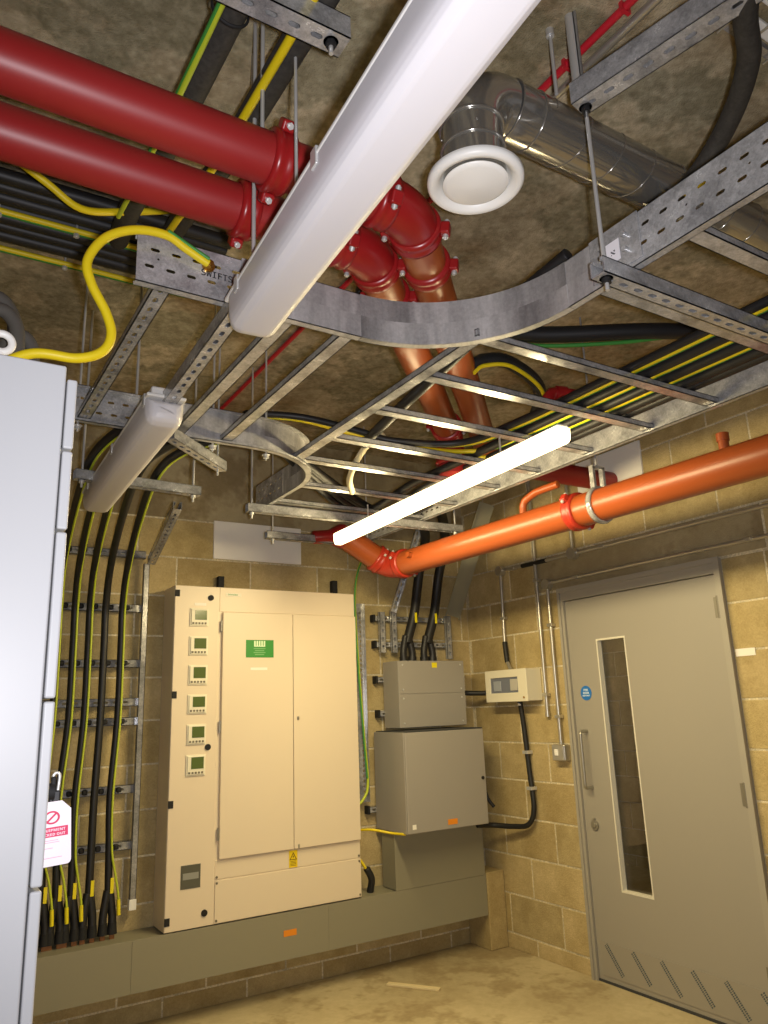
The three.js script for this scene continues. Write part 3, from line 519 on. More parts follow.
// grey switch boxes in the corner
{
  const zu = -4.04, t = thing('adaptable_box', 'two-lid grey box in the corner topped by black cables', 'box');
  mesh('body', rb(2.608, 3.12, 1.332, 1.738, -4.222, zu - 0.003, 0.003), M.greyBox, t);
  for (const [a, b] of [[1.334, 1.532], [1.536, 1.737]]) { const l = mesh('lid', rb(2.609, 3.119, a, b, zu - 0.003, zu, 0.001, 1), M.greyBox, t); mesh('screw', [[2.64, a + 0.025], [3.09, a + 0.025], [2.64, b - 0.025], [3.09, b - 0.025]].map(([x, y]) => cyl(V(x, y, zu - 0.001), V(x, y, zu + 0.003), 0.006, 10)), M.zinc, l); }
  mesh('yellow_label', box(0.04, 0.032, 0.001, 2.885, 1.71, zu + 0.0008), M.tagYellow, t);
  const zf = -3.87, e = thing('switch_enclosure', 'large grey door enclosure below the two-lid box', 'enclosure');
  mesh('body', rb(2.525, 3.112, 0.752, 1.312, -4.222, zf - 0.016, 0.004), M.greyBox, e);
  const d = mesh('door', rb(2.526, 3.111, 0.754, 1.31, zf - 0.013, zf, 0.005), M.greyBox, e);
  mesh('cam_lock', [cyl(V(3.085, 1.02, zf - 0.002), V(3.085, 1.02, zf + 0.006), 0.01, 16)], M.blackMatt, d);
  mesh('orange_label', box(0.07, 0.03, 0.001, 2.84, 0.793, zf + 0.001), M.orangeLabel, d); mesh('white_label', box(0.026, 0.026, 0.001, 2.567, 0.79, zf + 0.001), M.whiteLabel, d);
  mesh('switch_handle', [rb(3.165, 3.195, 0.92, 0.99, -4.0, -3.97, 0.006), ...hose([[3.18, 0.93, -3.975], [3.19, 0.88, -3.96], [3.215, 0.835, -3.94]], 0.011, 14, 10)], M.black, e);
  mesh('side_flange', rb(3.1, 3.2, 0.76, 1.31, -4.03, -4.0, 0.004), M.greyBox, e);
  mesh('top_gasket', bb(2.528, 3.109, 1.3125, 1.318, -4.2, zf - 0.004), M.gasket, e);
  const r = thing('riser_box', 'plain grey steel riser between the trunking and the large enclosure', 'box');
  mesh('body', rb(2.545, 3.2, 0.43, 0.75, -4.2, -4.056, 0.003), M.trunk, r); mesh('cover', rb(2.543, 3.202, 0.429, 0.749, -4.056, -4.053, 0.001, 1), M.trunk, r);
  for (const [y, x0] of [[2.02, 2.555], [1.853, 2.56], [1.63, 2.56], [1.42, 2.57], [0.86, 2.475]]) {
    const c = thing('wall_channel', { 2.02: 'black-capped wall channel behind the dropped cables, the upper one', 1.853: 'black-capped wall channel just above the two-lid box', 1.63: 'black-capped channel behind the upper lid of the two-lid box', 1.42: 'black-capped channel behind the lower lid of the two-lid box', 0.86: 'black-capped channel behind the foot of the large enclosure' }[y], 'support');
    mesh('channel', along(channel(0.6, 0.035, 0.035, true), V(x0, y, ZW + 0.041), V(x0 + 0.6, y, ZW + 0.041), V(0, 0, -1)), M.galv, c);
    mesh('end_cap', [rb(x0 - 0.012, x0 + 0.004, y - 0.024, y + 0.024, ZW + 0.003, ZW + 0.05, 0.003)], M.blackMatt, c);
  }
  for (const [x, y0, y1, l] of [[2.60, 1.80, 2.06, 'first'], [2.69, 1.8, 2.07, 'second'], [3.13, 1.76, 2.05, 'third']]) {
    const c = thing('upright_channel', { first: 'upright channel above the two-lid box beside the perforated tray', second: 'upright channel above the two-lid box beside the dropped cables', third: 'upright channel above the two-lid box near the corner of the walls' }[l], 'support');
    mesh('channel', along(channel(y1 - y0, 0.041, 0.025, true), V(x, y0, ZW + 0.069), V(x, y1, ZW + 0.069), V(0, 0, -1)), M.galv, c);
  }
  // black power cables dropping into the two-lid box
  for (const [x, xt, l] of [[2.745, 2.86, 'thick black cable dropping into the two-lid box beside the upright channels'], [2.905, 3.02, 'thick black cable dropping into the two-lid box nearer the corner']]) {
    const c = thing('power_cable', l, 'cable');
    const top = [[x + (xt - x) * 0.55, 2.05, -4.13], [xt - 0.02, 2.3, -4.1], [xt - 0.06, 2.52, -3.95], [xt - 0.35, 2.62, -3.6], [2.22, 2.53, -3.1]];
    mesh('sheath', hose([[x, 1.86, -4.135], ...top], 0.031, 60, 16), M.black, c);
    for (const s of [-1, 1]) { const g = mesh('tail', hose([[x + s * 0.032, 1.735, -4.13], [x + s * 0.034, 1.8, -4.13], [x + s * 0.012, 1.9, -4.132]], 0.022, 24, 14), M.black, c); mesh('boot', cyl(V(x + s * 0.032, 1.738, -4.13), V(x + s * 0.034, 1.77, -4.13), 0.028, 16), M.black, g); }
    mesh('cable_tag', rb(x + 0.045, x + 0.062, 1.985, 2.05, -4.098, -4.095, 0.001), M.tagYellow, c);
  }
  const b = thing('sloping_channel', 'long channel sloping from the ladder down to the corner', 'support'); mesh('channel', along(channel(0.85, 0.1, 0.03, false), V(3.17, 2.05, -4.19), V(3.1, 2.72, -3.66), V(-0.6, 0, 0.8)), M.trunk, b);
  const b2 = thing('sloping_channel', 'short channel sloping behind the orange main elbow', 'support'); mesh('channel', along(channel(0.6, 0.041, 0.041, true), V(2.66, 2.06, -4.16), V(2.78, 2.58, -4.0), V(-0.3, 0, 0.9)), M.galv, b2);
}
// perforated tray with earth cable beside the cream panel
{
  const t = thing('perforated_tray', 'upright perforated tray beside the cream panel', 'cable tray');
  const holes = []; for (let y = 0.03; y < 1.15; y += 0.03) for (const x of [0.025, 0.06, 0.095]) holes.push([x, y + (x == 0.06 ? 0.012 : 0), 0.012, 0.018]);
  mesh('tray', [plate(0.12, 1.2, 0.0015, holes).translate(2.345, 0.91, ZW + 0.05), bb(2.345, 2.347, 0.91, 2.11, ZW + 0.05, ZW + 0.075), bb(2.463, 2.465, 0.91, 2.11, ZW + 0.05, ZW + 0.075)], M.galv, t);
  const g = thing('earth_cable', 'green and yellow earth cable down the perforated tray', 'cable');
  mesh('sheath', hose([[2.42, 2.45, -4.05], [2.40, 2.3, -4.15], [2.385, 2.1, -4.17], [2.4, 1.7, -4.17], [2.425, 1.3, -4.17], [2.44, 1.02, -4.165], [2.40, 0.93, -4.16], [2.33, 0.88, -4.16]], 0.008, 60, 10), M.yellowGreen, g);
  mesh('stripe', hose([[2.425, 2.45, -4.044], [2.397, 2.3, -4.144], [2.38, 2.1, -4.164], [2.393, 1.7, -4.164], [2.418, 1.3, -4.164], [2.434, 1.05, -4.16]], 0.0055, 60, 8), M.green, g);
  const h = thing('earth_cable', 'yellow earth lead looping from cream panel to the large enclosure', 'cable'); mesh('sheath', hose([[2.31, 0.775, -4.12], [2.36, 0.785, -4.0], [2.45, 0.765, -3.93], [2.54, 0.748, -3.93]], 0.007, 30, 10), M.yellow, h);
  const k = thing('cable_tail', 'short black and yellow cable tail beside the cream panel foot', 'cable'); mesh('sheath', hose([[2.42, 0.43, -4.14], [2.42, 0.5, -4.12], [2.39, 0.56, -4.12]], 0.02, 20, 12), M.black, k); mesh('earth_core', hose([[2.39, 0.55, -4.12], [2.36, 0.6, -4.13], [2.315, 0.66, -4.15]], 0.008, 20, 10), M.yellow, k);
}
// ------------------------------------------------------------------ right wall: small consumer unit, conduits, switch
{
  const x = 3.225, y0 = 1.465, y1 = 1.662, z0 = -3.955, z1 = -3.565;
  const t = thing('consumer_unit', 'small cream consumer unit with a dark window on the right wall', 'fuse box');
  mesh('body', rb(x + 0.012, XW, y0 + 0.002, y1 - 0.002, z0, z1, 0.004), M.creamPlastic, t);
  const w = [z0 + 0.045, z1 - 0.08, y0 + 0.055, y1 - 0.048];
  const f = mesh('front_cover', [rb(x, x + 0.013, y0, w[2], z0 - 0.002, z1 + 0.002, 0.003), rb(x, x + 0.013, w[3], y1, z0 - 0.002, z1 + 0.002, 0.003), rb(x, x + 0.013, w[2] - 0.004, w[3] + 0.004, z0 - 0.002, w[0], 0.003), rb(x, x + 0.013, w[2] - 0.004, w[3] + 0.004, w[1], z1 + 0.002, 0.003)], M.creamPlastic, t);
  mesh('window_back', bb(x + 0.009, x + 0.0125, w[2], w[3], w[0], w[1]), std(0x6f7480, 0.3), f);
  mesh('breaker', [rb(x + 0.004, x + 0.012, w[2] + 0.012, w[3] - 0.012, w[1] - 0.075, w[1] - 0.01, 0.002)], std(0xb8b4a8, 0.5), f); mesh('breaker', [rb(x + 0.004, x + 0.012, w[2] + 0.012, w[3] - 0.02, w[0] + 0.03, w[0] + 0.1, 0.002)], std(0x9aa0a8, 0.4), f);
  mesh('cover_screw', cyl(V(x + 0.002, y0 + 0.024, z1 - 0.03), V(x - 0.003, y0 + 0.024, z1 - 0.03), 0.007, 10), M.brass, f);
  const R = 0.0105, cx = XW - 0.022;
  const saddles = (p, list) => list.forEach(([y, z]) => mesh('saddle', [rb(cx - 0.014, XW - 0.003, y - 0.01, y + 0.01, z - 0.022, z + 0.022, 0.004), cyl(V(cx - 0.01, y, z + 0.018), V(cx - 0.017, y, z + 0.018), 0.004, 8)], M.galvCond, p));
  const boxEnd = (p, y, z) => mesh('junction_box', [cyl(V(XW - 0.003, y, z), V(XW - 0.044, y, z), 0.032, 24)], M.galvCond, p);
  const a = thing('conduit', 'galvanised conduit with black flexible joint rising from the consumer unit', 'conduit');
  mesh('tube', [cyl(V(cx, 1.84, -3.855), V(cx, 2.31, -3.845), R), cyl(V(cx - 0.02, y1 - 0.004, -3.79), V(cx - 0.012, 1.72, -3.83), R)], M.galvCond, a); mesh('flexible_joint', cyl(V(cx - 0.012, 1.715, -3.83), V(cx, 1.845, -3.855), 0.016, 14), M.blackFlex, a); boxEnd(a, 2.315, -3.845); saddles(a, [[2.0, -3.85]]);
  mesh('tube', [cyl(V(cx, 2.316, -3.82), V(cx, 2.312, -3.62), R), cyl(V(cx, 2.31, -3.42), V(cx, 2.306, -1.3), R)], M.galvCond, a); mesh('flexible_joint', cyl(V(cx, 2.312, -3.63), V(cx, 2.31, -3.41), 0.014, 14), M.blackFlex, a);
  saddles(a, [[2.31, -3.72], [2.309, -2.95], [2.306, -1.9]]);
  mesh('drop_box', [cyl(V(XW - 0.003, 2.31, -3.18), V(XW - 0.046, 2.31, -3.18), 0.034, 24), cyl(V(cx, 2.33, -3.18), V(cx, 2.75, -3.18), R)], M.galvCond, a);
  const b = thing('conduit', 'bare conduit ending in mid wall between consumer unit and door', 'conduit');
  mesh('tube', [cyl(V(cx, 1.377, -3.512), V(cx, CEIL, -3.508), R), cyl(V(cx, 1.37, -3.512), V(cx, 1.4, -3.512), R + 0.003)], M.galvCond, b); saddles(b, [[1.5, -3.512], [2.2, -3.509]]);
  const c = thing('conduit', 'conduit running over the door head and down to the switch', 'conduit');
  mesh('tube', [cyl(V(cx, 1.2, -3.42), V(cx, 2.15, -3.418), R), cyl(V(cx, 2.167, -3.4), V(cx, 2.167, -1.2), R)], M.galvCond, c); boxEnd(c, 2.16, -3.418); saddles(c, [[1.37, -3.42], [1.91, -3.419], [2.167, -3.17], [2.167, -2.06], [2.167, -1.5]]);
  const s = thing('light_switch', 'grey metal-clad light switch on the conduit beside the door', 'switch', [XW, 1.168, -3.42]);
  mesh('box', rb(-0.05, 0, -0.048, 0.045, -0.05, 0.05, 0.008), M.galvCond, s); mesh('plate', rb(-0.056, -0.048, -0.045, 0.043, -0.047, 0.047, 0.004), M.galvCond, s); mesh('rocker', rb(-0.062, -0.054, -0.018, 0.018, -0.022, 0.004, 0.003), M.white, s);
  const k = thing('flexible_cable', 'black cable dropping from the consumer unit and hooking left', 'cable');
  mesh('sheath', hose([[3.3, 1.47, -3.72], [3.318, 1.3, -3.72], [3.325, 1.05, -3.71], [3.32, 0.84, -3.69], [3.31, 0.74, -3.74], [3.29, 0.72, -3.86], [3.24, 0.72, -3.98], [3.12, 0.73, -4.0]], 0.0155, 70, 14), M.blackFlex, k);
  mesh('gland', cyl(V(3.3, 1.44, -3.72), V(3.3, 1.472, -3.72), 0.014, 12), M.white, k);
  for (const [y, z] of [[1.16, -3.713], [0.95, -3.70]]) mesh('clip', rb(3.3, 3.348, y - 0.01, y + 0.01, z - 0.022, z + 0.022, 0.003), M.zinc, k);
  const l = thing('flexible_cable', 'short black cable between the two-lid box and consumer unit', 'cable'); mesh('sheath', hose([[3.118, 1.54, -4.12], [3.2, 1.53, -4.1], [3.29, 1.525, -3.99], [3.31, 1.525, -3.94]], 0.016, 30, 12), M.blackFlex, l);
  const n1 = thing('wall_label', 'small white label on the blocks right of the door', 'label'); mesh('card', box(0.002, 0.035, 0.1, XW - 0.002, 1.652, -2.176), M.whiteLabel, n1);
  const n2 = thing('wall_label', 'small white label on the blocks under the orange main', 'label'); mesh('card', box(0.002, 0.03, 0.1, XW - 0.002, 2.482, -2.824), M.whiteLabel, n2);
}
// ------------------------------------------------------------------ black riser cables on the back wall, left of the panel
{
  const rows = [[2.33, 'topmost wall channel behind the black riser cables'], [2.03, 'second wall channel from the top behind the riser cables'], [1.735, 'third wall channel from the top behind the riser cables'], [1.535, 'bare wall channel without cleats behind the riser cables'], [1.437, 'wall channel just under the bare one behind the riser cables'], [1.1, 'second lowest wall channel behind the riser cables'], [0.83, 'lowest wall channel behind the riser cables']];
  const wallX = [0.64, 0.717, 0.79, 0.868, 0.954], footX = [0.655, 0.72, 0.785, 0.865, 0.957], trapX = [0.555, 0.62, 0.69, 0.76, 0.835], midX = [0.63, 0.698, 0.776, 0.865, 0.942];
  for (const [y, l] of rows) {
    const c = thing('wall_channel', l, 'support');
    mesh('channel', along(channel(0.66, 0.041, 0.041, true), V(0.42, y, ZW + 0.043), V(1.08, y, ZW + 0.043), V(0, 0, -1)), M.galv, c);
    if (y != 1.535) for (const x of wallX) mesh('cleat', rb(x + 0.022, x + 0.048, y - 0.012, y + 0.014, ZW + 0.042, ZW + 0.07, 0.008), M.blackMatt, c);
  }
  const u = thing('upright_channel', 'long pale upright channel between riser cables and cream panel', 'support'); mesh('channel', along(channel(1.72, 0.03, 0.025, false), V(1.08, 0.555, ZW + 0.072), V(1.08, 2.275, ZW + 0.072), V(0, 0, -1)), M.galv, u); mesh('end_cap', rb(1.062, 1.098, 0.53, 0.58, ZW + 0.04, ZW + 0.076, 0.003), M.white, u);
  const u2 = thing('sloping_channel', 'channel sloping from the riser head towards the ladder', 'support'); mesh('channel', along(channel(0.75, 0.041, 0.041, true), V(1.1, 2.27, ZW + 0.08), V(1.02, 2.40, -3.45), V(0, 1, 0.2)), M.galv, u2);
  const labels = ['black riser cable nearest the grey cabinet door', 'black riser cable second from the grey cabinet', 'black riser cable in the middle of the wall run', 'black riser cable without an earth lead beside it', 'black riser cable nearest the cream panel'];
  wallX.forEach((x, i) => {
    const c = thing('riser_cable', labels[i], 'cable', [0, 0, 0], 'riser cables on the back wall');
    const z = -4.17, dx = [0.08, 0.1, 0.12, 0.14, 0.16][i], path = [[footX[i], 0.6, z], [(footX[i] + midX[i]) / 2, 0.83, z], [midX[i], 1.08, z], [x + 0.005, 1.45, z], [x + 0.004, 1.8, z], [x, 2.03, z + 0.01], [x - 0.02, 2.22, -4.0], [(x + trapX[i]) / 2 - 0.01, 2.38, -3.6], [trapX[i], 2.465, -3.14], [trapX[i] + dx * 0.25, 2.5, -2.9], [trapX[i] + dx, 2.515, -2.73], [trapX[i] + dx + 0.15, 2.52, -2.67 - (i % 3) * 0.04], [1.12, 2.52 + (i > 2 ? 0.04 : 0), -2.66 - (i % 3) * 0.04]];
    mesh('sheath', hose(path, 0.0185, 110, 12), M.black, c);
    for (const s of [-1, 1]) { const t = mesh('tail', hose([[footX[i] + s * 0.022, 0.455, z + 0.01], [footX[i] + s * 0.021, 0.53, z + 0.005], [footX[i] + s * 0.006, 0.64, z]], 0.0195, 20, 12), M.black, c); mesh('boot', [cyl(V(footX[i] + s * 0.022, 0.448, z + 0.012), V(footX[i] + s * 0.022, 0.5, z + 0.01), 0.024, 14, 0.02)], M.blackMatt, t); mesh('lug', rb(footX[i] + s * 0.022 - 0.012, footX[i] + s * 0.022 + 0.012, 0.426, 0.45, z + 0.006, z + 0.018, 0.002), M.copper, t); }
    mesh('cable_tag', rb(footX[i] + 0.002, footX[i] + 0.018, 0.63, 0.7, z + 0.02, z + 0.024, 0.001), M.tagYellow, c);
    if (i != 3) {
      const e = path.slice(1).map(([a, b, q], k) => [a + 0.009, b + (k > 5 ? -0.014 : 0), q + (k > 5 ? 0.014 : 0.02)]);
      const en = thing('earth_cable', ['thin earth lead on the riser cable nearest the grey cabinet', 'thin earth lead on the second riser cable from the grey cabinet', 'thin earth lead on the middle riser cable', '', 'thin earth lead on the riser cable nearest the cream panel'][i], 'cable', [0, 0, 0], 'earth leads on the riser cables');
      mesh('sheath', hose([[footX[i] + 0.045, 0.55, z + 0.03], [footX[i] + 0.04, 0.62, z + 0.03], [footX[i] + 0.022, 0.72, z + 0.022], ...e], 0.0055, 120, 8), M.yellowGreen, en);
      mesh('sleeve', cyl(V(footX[i] + 0.046, 0.53, z + 0.03), V(footX[i] + 0.042, 0.6, z + 0.03), 0.009, 10), M.tagYellow, en);
    }
  });
}
// ------------------------------------------------------------------ grey switchgear cabinet in the foreground
{
  const x1 = 0.2, z1 = -1.405, z0 = -2.42, H = 2.1;
  const t = thing('switchgear_cabinet', 'tall pale grey switchgear cabinet with stacked doors', 'cabinet');
  mesh('body', rb(-0.62, x1, 0.06, H, z0, z1, 0.004), M.cabinet, t); mesh('plinth', bb(-0.6, x1 - 0.02, 0, 0.06, z0 + 0.02, z1 - 0.02), M.gasket, t);
  const tiers = [[1.941, 2.077], [1.79, 1.936], [1.498, 1.785], [1.206, 1.493], [0.63, 1.201], [0.08, 0.625]];
  tiers.forEach(([a, b], i) => { const d = mesh('door', rb(x1 + 0.003, x1 + 0.021, a, b, z0 + 0.01, z1 - 0.004, 0.004, 3), M.cabinet, t); mesh('door_gasket', bb(x1 - 0.001, x1 + 0.003, a + 0.006, b - 0.006, z0 + 0.02, z1 - 0.012), M.gasket, d); });
  mesh('door_handle', [cyl(V(x1 + 0.02, 1.345, z1 - 0.05), V(x1 + 0.036, 1.345, z1 - 0.05), 0.014, 14), rb(x1 + 0.03, x1 + 0.038, 1.325, 1.37, z1 - 0.056, z1 - 0.044, 0.003)], M.blackMatt, t);
  mesh('lower_handle', rb(x1 + 0.02, x1 + 0.032, 1.04, 1.09, z1 - 0.2, z1 - 0.16, 0.003), M.blackMatt, t);
  const p = thing('padlock', 'small chrome padlock on the grey cabinet holding the tag', 'padlock'); mesh('shackle', hose([[0.232, 1.345, z1 - 0.05], [0.234, 1.372, z1 - 0.05], [0.243, 1.372, z1 - 0.05], [0.242, 1.345, z1 - 0.05]], 0.0028, 24, 8), M.zinc, p); mesh('body', rb(0.228, 0.246, 1.325, 1.347, z1 - 0.056, z1 - 0.044, 0.003), M.black, p);
  const g = thing('lockout_tag', 'white lockout tag with pink prohibition sign hanging on the grey cabinet', 'tag', [0.2335, 1.281, z1 - 0.03]);
  const tex = canvasTex(300, 600, (x, W, H2) => {
    x.fillStyle = '#efe6ee'; x.fillRect(0, 0, W, H2); x.strokeStyle = '#cf2858'; x.lineWidth = 17; x.beginPath(); x.arc(150, 150, 54, 0, 7); x.stroke(); x.beginPath(); x.moveTo(114, 188); x.lineTo(186, 112); x.stroke();
    x.fillStyle = '#d4285a'; x.fillRect(40, 240, 236, 92); x.fillStyle = '#f6dce6'; x.font = 'bold 34px sans-serif'; x.fillText('EQUIPMENT', 58, 280); x.fillText('LOCKED OUT', 48, 320);
    x.fillStyle = '#e3a4bd'; for (const [y, w] of [[360, 130], [378, 140], [430, 90], [520, 160]]) x.fillRect(70, y, w, 6);
  });
  const W = 0.06, Hh = 0.1;
  const s = new THREE.Shape(); s.moveTo(-W / 2 + 0.005, -Hh / 2); s.lineTo(W / 2 - 0.008, -Hh / 2); s.quadraticCurveTo(W / 2, -Hh / 2, W / 2, -Hh / 2 + 0.008); s.lineTo(W / 2, Hh / 2 - 0.014); s.lineTo(W / 2 - 0.014, Hh / 2); s.lineTo(-W / 2 + 0.014, Hh / 2); s.lineTo(-W / 2, Hh / 2 - 0.014); s.lineTo(-W / 2, -Hh / 2 + 0.005); s.closePath();
  const geo = new THREE.ExtrudeGeometry(s, { depth: 0.0008, bevelEnabled: false }); { const q = geo.attributes.position, uv = geo.attributes.uv; for (let i = 0; i < q.count; i++) uv.setXY(i, q.getX(i) / W + 0.5, q.getY(i) / Hh + 0.5); }
  mesh('card', geo, std(0xffffff, 0.5, 0, { map: tex }), g); g.rotation.set(0, 0.0, 0.06);
  // cables on top of the cabinet
  [['tallest black cable loop on the cabinet top above the white ring', [[0.13, H, -1.72], [0.132, 2.29, -1.72], [0.118, 2.35, -1.72], [0.08, 2.375, -1.72], [0.0, 2.34, -1.74], [-0.06, H, -1.76]]],
   ['middle black cable loop behind the white ring on the cabinet', [[0.132, H, -1.655], [0.133, 2.25, -1.655], [0.118, 2.30, -1.655], [0.085, 2.312, -1.655], [0.02, 2.28, -1.66], [-0.03, H, -1.67]]],
   ['small black cable loop on the cabinet nearest the yellow bonding cable', [[0.168, H, -1.7], [0.169, 2.235, -1.7], [0.158, 2.275, -1.7], [0.136, 2.282, -1.7], [0.115, 2.25, -1.7], [0.11, H, -1.7]]]].forEach(([l, pts]) => mesh('sheath', hose(pts, 0.0155, 50, 14), M.dusty, thing('cable_loop', l, 'cable')));
  const r = thing('cable_ring', 'white plastic cable ring on the grey cabinet top', 'ring'); mesh('ring', new THREE.TorusGeometry(0.02, 0.008, 12, 36).translate(0.1, H + 0.112, -1.6), M.white, r); mesh('stem', cyl(V(0.1, H, -1.6), V(0.1, H + 0.09, -1.6), 0.008, 12), M.white, r);
}
// ------------------------------------------------------------------ cables on the ladder and ceiling
{
  const y = thing('bonding_cable', 'bright yellow bonding cable looping from stencilled rail to cabinet', 'cable');
  mesh('sheath', hose([[0.525, 2.52, -1.592], [0.47, 2.538, -1.585], [0.42, 2.552, -1.575], [0.348, 2.54, -1.57], [0.284, 2.499, -1.57], [0.249, 2.432, -1.57], [0.259, 2.379, -1.57], [0.294, 2.315, -1.57], [0.307, 2.265, -1.57], [0.29, 2.222, -1.57], [0.24, 2.196, -1.57], [0.15, 2.185, -1.57], [0.05, 2.11, -1.57]], 0.0105, 130, 14), M.yellow, y);
  mesh('stripe', hose([[0.524, 2.526, -1.582], [0.47, 2.545, -1.577], [0.42, 2.559, -1.567]], 0.005, 24, 8), M.green, y);
  mesh('ring_lug', cyl(V(0.52, 2.52, NZ + 0.002), V(0.535, 2.52, NZ + 0.012), 0.012, 14), M.brass, y);
  // ceiling cables running along the room at left
  const cz = [-2.33, -2.385, -2.44, -2.495, -2.55, -2.605, -2.66];
  cz.forEach((z, i) => { const c = thing('ceiling_cable', 'black cable clipped to the ceiling behind the lower red pipe', 'cable', [0, 0, 0], 'black cables clipped along the ceiling'); mesh('sheath', hose([[X0, 3.118, z], [0, 3.116, z], [0.4, 3.117, z + 0.004], [0.85, 3.118, z]], 0.0245 - (i % 2) * 0.003, 50, 12, 0.3), M.black, c); });
  for (const [z, l, r] of [[-2.47, 'yellow earth cable between the ceiling cables', 0.011], [-2.695, 'yellow earth cable along the outer edge of the ceiling cables', 0.010]]) { const c = thing('earth_cable', l, 'cable'); mesh('sheath', hose([[X0, 3.085, z], [0, 3.083, z], [0.4, 3.085, z], [0.8, 3.084, z]], r, 40, 10, 0.3), M.yellow, c); mesh('stripe', hose([[X0, 3.08, z - 0.006], [0, 3.078, z - 0.006], [0.4, 3.08, z - 0.006], [0.8, 3.079, z - 0.006]], r * 0.7, 40, 8, 0.3), M.green, c); for (const x of [0.11, 0.35]) mesh('clip', [cyl(V(x, 3.06, z), V(x, CEIL, z), 0.004, 8), cyl(V(x, 3.062, z), V(x, 3.072, z), 0.01, 8)], M.zinc, c); }
  const sag = thing('earth_cable', 'slack yellow earth cable showing under the lower red pipe', 'cable'); mesh('sheath', hose([[0.05, 2.98, -2.0], [0.2, 2.93, -2.04], [0.3, 2.9, -2.07], [0.42, 2.95, -2.1], [0.6, 3.02, -2.1]], 0.011, 40, 10), M.yellow, sag);
  // two thick bundles running over the red pipes
  [[0.445, 'thick black cable bundle with green and yellow earth above the pipes', M.yellowGreen, M.green, -0.034], [0.595, 'thick black cable bundle with bright yellow earth above the pipes', M.yellow, M.yellow, -0.03]].forEach(([x, l, ym, gm, off]) => {
    const c = thing('cable_bundle', l, 'cable');
    mesh('sheath', hose([[x + 0.01, 2.895, 0.4], [x, 2.895, -0.8], [x, 2.895, -1.2], [x - 0.005, 2.9, -1.7], [x, 2.97, -2.1], [x + 0.03, 3.05, -2.4]], 0.033, 60, 18, 0.4), M.dustyBlack, c);
    const e = thing('earth_cable', x < 0.5 ? 'green and yellow earth tied along the thick bundle' : 'bright yellow earth cable lying along the thick bundle', 'cable');
    mesh('sheath', hose([[x + off + 0.01, 2.86, 0.4], [x + off, 2.858, -0.8], [x + off, 2.857, -1.2], [x + off - 0.006, 2.862, -1.7], [x + off, 2.93, -2.1]], x < 0.5 ? 0.007 : 0.0105, 60, 10, 0.4), ym, e);
    if (gm !== ym) mesh('stripe', hose([[x + off + 0.005, 2.86, 0.4], [x + off - 0.005, 2.858, -0.8], [x + off - 0.005, 2.857, -1.2], [x + off - 0.011, 2.862, -1.7]], 0.0055, 60, 8, 0.4), gm, e);
  });
  const tie = thing('cable_tie', 'black tie round the bundle with green and yellow earth', 'cable tie'); mesh('band', new THREE.TorusGeometry(0.04, 0.003, 6, 28).scale(1, 1, 1.6).translate(0.44, 2.89, -1.23), M.blackMatt, tie);
  // red fire cable on the ceiling
  const fr = thing('fire_cable', 'thin red cable clipped straight along the ceiling', 'cable'); mesh('sheath', hose([[1.37, CEIL - 0.012, 1.5], [1.365, CEIL - 0.012, -0.9], [1.37, CEIL - 0.012, -2.2], [1.385, CEIL - 0.012, ZW]], 0.011, 60, 10, 0.3), M.cableRed, fr);
  for (const z of [-0.95, -1.15]) mesh('clip', bb(1.35, 1.382, CEIL - 0.026, CEIL, z - 0.005, z + 0.005), M.cableRed, fr);
  const cd = thing('ceiling_conduit', 'grey conduit along the ceiling beside the red cable', 'conduit'); mesh('tube', cyl(V(1.415, CEIL - 0.014, 1.5), V(1.415, CEIL - 0.014, -1.6), 0.012, 12), M.galvCond, cd);
  // big cable curving at top right
  const big = thing('power_cable', 'heavy black cable curving above the slotted ladder rail', 'cable');
  mesh('sheath', hose([[1.30, 2.96, -0.0], [1.27, 2.93, -0.42], [1.355, 2.885, -0.645], [1.50, 2.865, -0.746], [1.615, 2.85, -0.88], [1.68, 2.81, -1.05], [1.70, 2.80, -1.25], [1.71, 2.80, -1.5], [1.73, 2.79, -1.84]], 0.026, 80, 16), M.dustyBlack, big);
  mesh('cable_tag', rb(1.66, 1.675, 2.775, 2.78, -1.06, -0.985, 0.001), M.tagYellow, big);
  const wb = thing('ceiling_fixture', 'white louvred ceiling fixture behind the heavy black cable', 'light', [1.56, CEIL, -0.86]);
  mesh('housing', [bb(0, 0.6, -0.02, 0, 0, 0.02), bb(0, 0.6, -0.02, 0, 0.2, 0.22), bb(0, 0.012, -0.02, 0, 0, 0.22), bb(0.588, 0.6, -0.02, 0, 0, 0.22)], M.galv, wb);
  for (const z of [0.03, 0.095, 0.16]) mesh('louvre', rb(0.02, 0.58, -0.014, -0.001, z, z + 0.032, 0.004), M.white, wb);
  for (const x of [0.06, 0.16, 0.26, 0.36]) mesh('guard_wire', cyl(V(x, -0.028, -0.01), V(x, -0.028, 0.23), 0.0035, 8), M.galvCond, wb);
  // black supply cables with earths on the ladder, running beside the right rail and turning left at the far side
  for (let i = 0; i < 8; i++) {
    const x = 1.87 + i * 0.046, q = i * 0.05, ye = i % 2 == 1 && i < 7, r = ye ? 0.0095 : i < 2 ? 0.014 : 0.0185, yy = LH + 0.034 + r + (ye ? 0.014 : 0);
    const p = [[x, yy, 0.85], [x, yy, -0.9], [x, yy, -1.5], [x - 0.005, yy, -2.0 - q * 0.3], [x - 0.06, yy, -2.28 - q * 0.5], [x - 0.3 - q * 0.6, yy + 0.01, -2.40 - q * 0.4], [1.45, yy + 0.06, -2.48 - q * 0.25], [1.26, 2.61, -2.60 - q * 0.12], [1.05, 2.61, -2.66 - q * 0.12]];
    if (!ye && i > 1) p.splice(3, 5, [x, yy, -2.2], [x, yy, -2.8], [x - 0.02, yy, -3.42]);
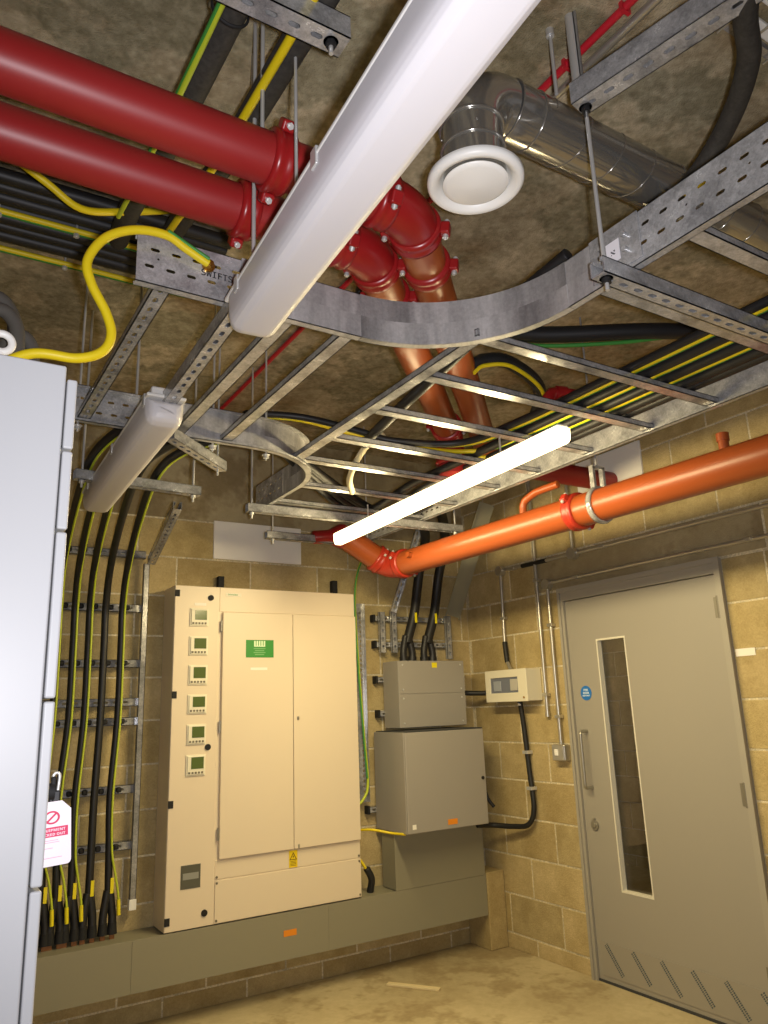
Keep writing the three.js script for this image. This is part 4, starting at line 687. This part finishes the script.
    const c = thing(ye ? 'earth_cable' : 'supply_cable', ye ? 'yellow earth cable on the ladder beside the glowing batten' : 'black supply cable on the ladder beside the right rail', 'cable', [0, 0, 0], ye ? 'earth cables on the ladder' : 'supply cables on the ladder');
    mesh('sheath', hose(p, r, 90, 10), ye ? M.yellow : M.black, c);
    if (ye) mesh('stripe', hose(p.map(([a, b, d]) => [a + 0.006, b - 0.003, d]), r * 0.72, 90, 8), M.green, c);
  }
  const cross = thing('supply_cable', 'black cable with green earth crossing above the bent ladder rail', 'cable');
  mesh('sheath', hose([[1.2, 2.86, -2.02], [1.55, 2.80, -1.93], [1.83, 2.77, -1.85], [2.25, 2.77, -1.6], [2.7, 2.77, -1.42], [3.34, 2.77, -1.3]], 0.03, 60, 14), M.black, cross); mesh('earth_core', hose([[1.2, 2.825, -2.035], [1.55, 2.765, -1.95], [1.83, 2.735, -1.868], [2.1, 2.735, -1.71], [2.3, 2.76, -1.6]], 0.008, 50, 8), M.green, cross);
  const loop = thing('supply_cable', 'black cable loop with yellow earth beside the oblique orange pipe', 'cable');
  mesh('sheath', hose([[1.66, 2.66, -2.0], [1.7, 2.69, -1.98], [1.82, 2.70, -1.96], [2.05, 2.66, -2.05], [2.2, 2.58, -2.35], [2.24, 2.53, -2.8]], 0.026, 50, 14), M.black, loop); mesh('earth_core', hose([[1.66, 2.635, -1.985], [1.7, 2.665, -1.965], [1.82, 2.672, -1.94], [2.05, 2.632, -2.03], [2.18, 2.56, -2.3]], 0.008, 50, 8), M.yellow, loop);
  const bar = thing('supply_cable', 'single black cable lying beside the long ladder member', 'cable'); mesh('sheath', hose([[1.40, 2.62, -1.25], [1.385, 2.58, -1.5], [1.385, 2.53, -1.75], [1.42, 2.505, -2.1], [1.47, 2.50, -2.4], [1.5, 2.5, -2.5]], 0.02, 40, 12), M.black, bar);
  const wh = thing('flexible_lead', 'pale flexible lead dropping past the far ladder rungs', 'cable'); mesh('sheath', hose([[1.60, 2.56, -2.52], [1.57, 2.54, -2.6], [1.56, 2.49, -2.68], [1.58, 2.44, -2.78], [1.66, 2.42, -2.9]], 0.014, 30, 10), std(0xcfc4a0, 0.6), wh);
}
scene.traverse(o => { if (o.isMesh) { o.castShadow = true; o.receiveShadow = true; } });
renderer.render(scene, camera);
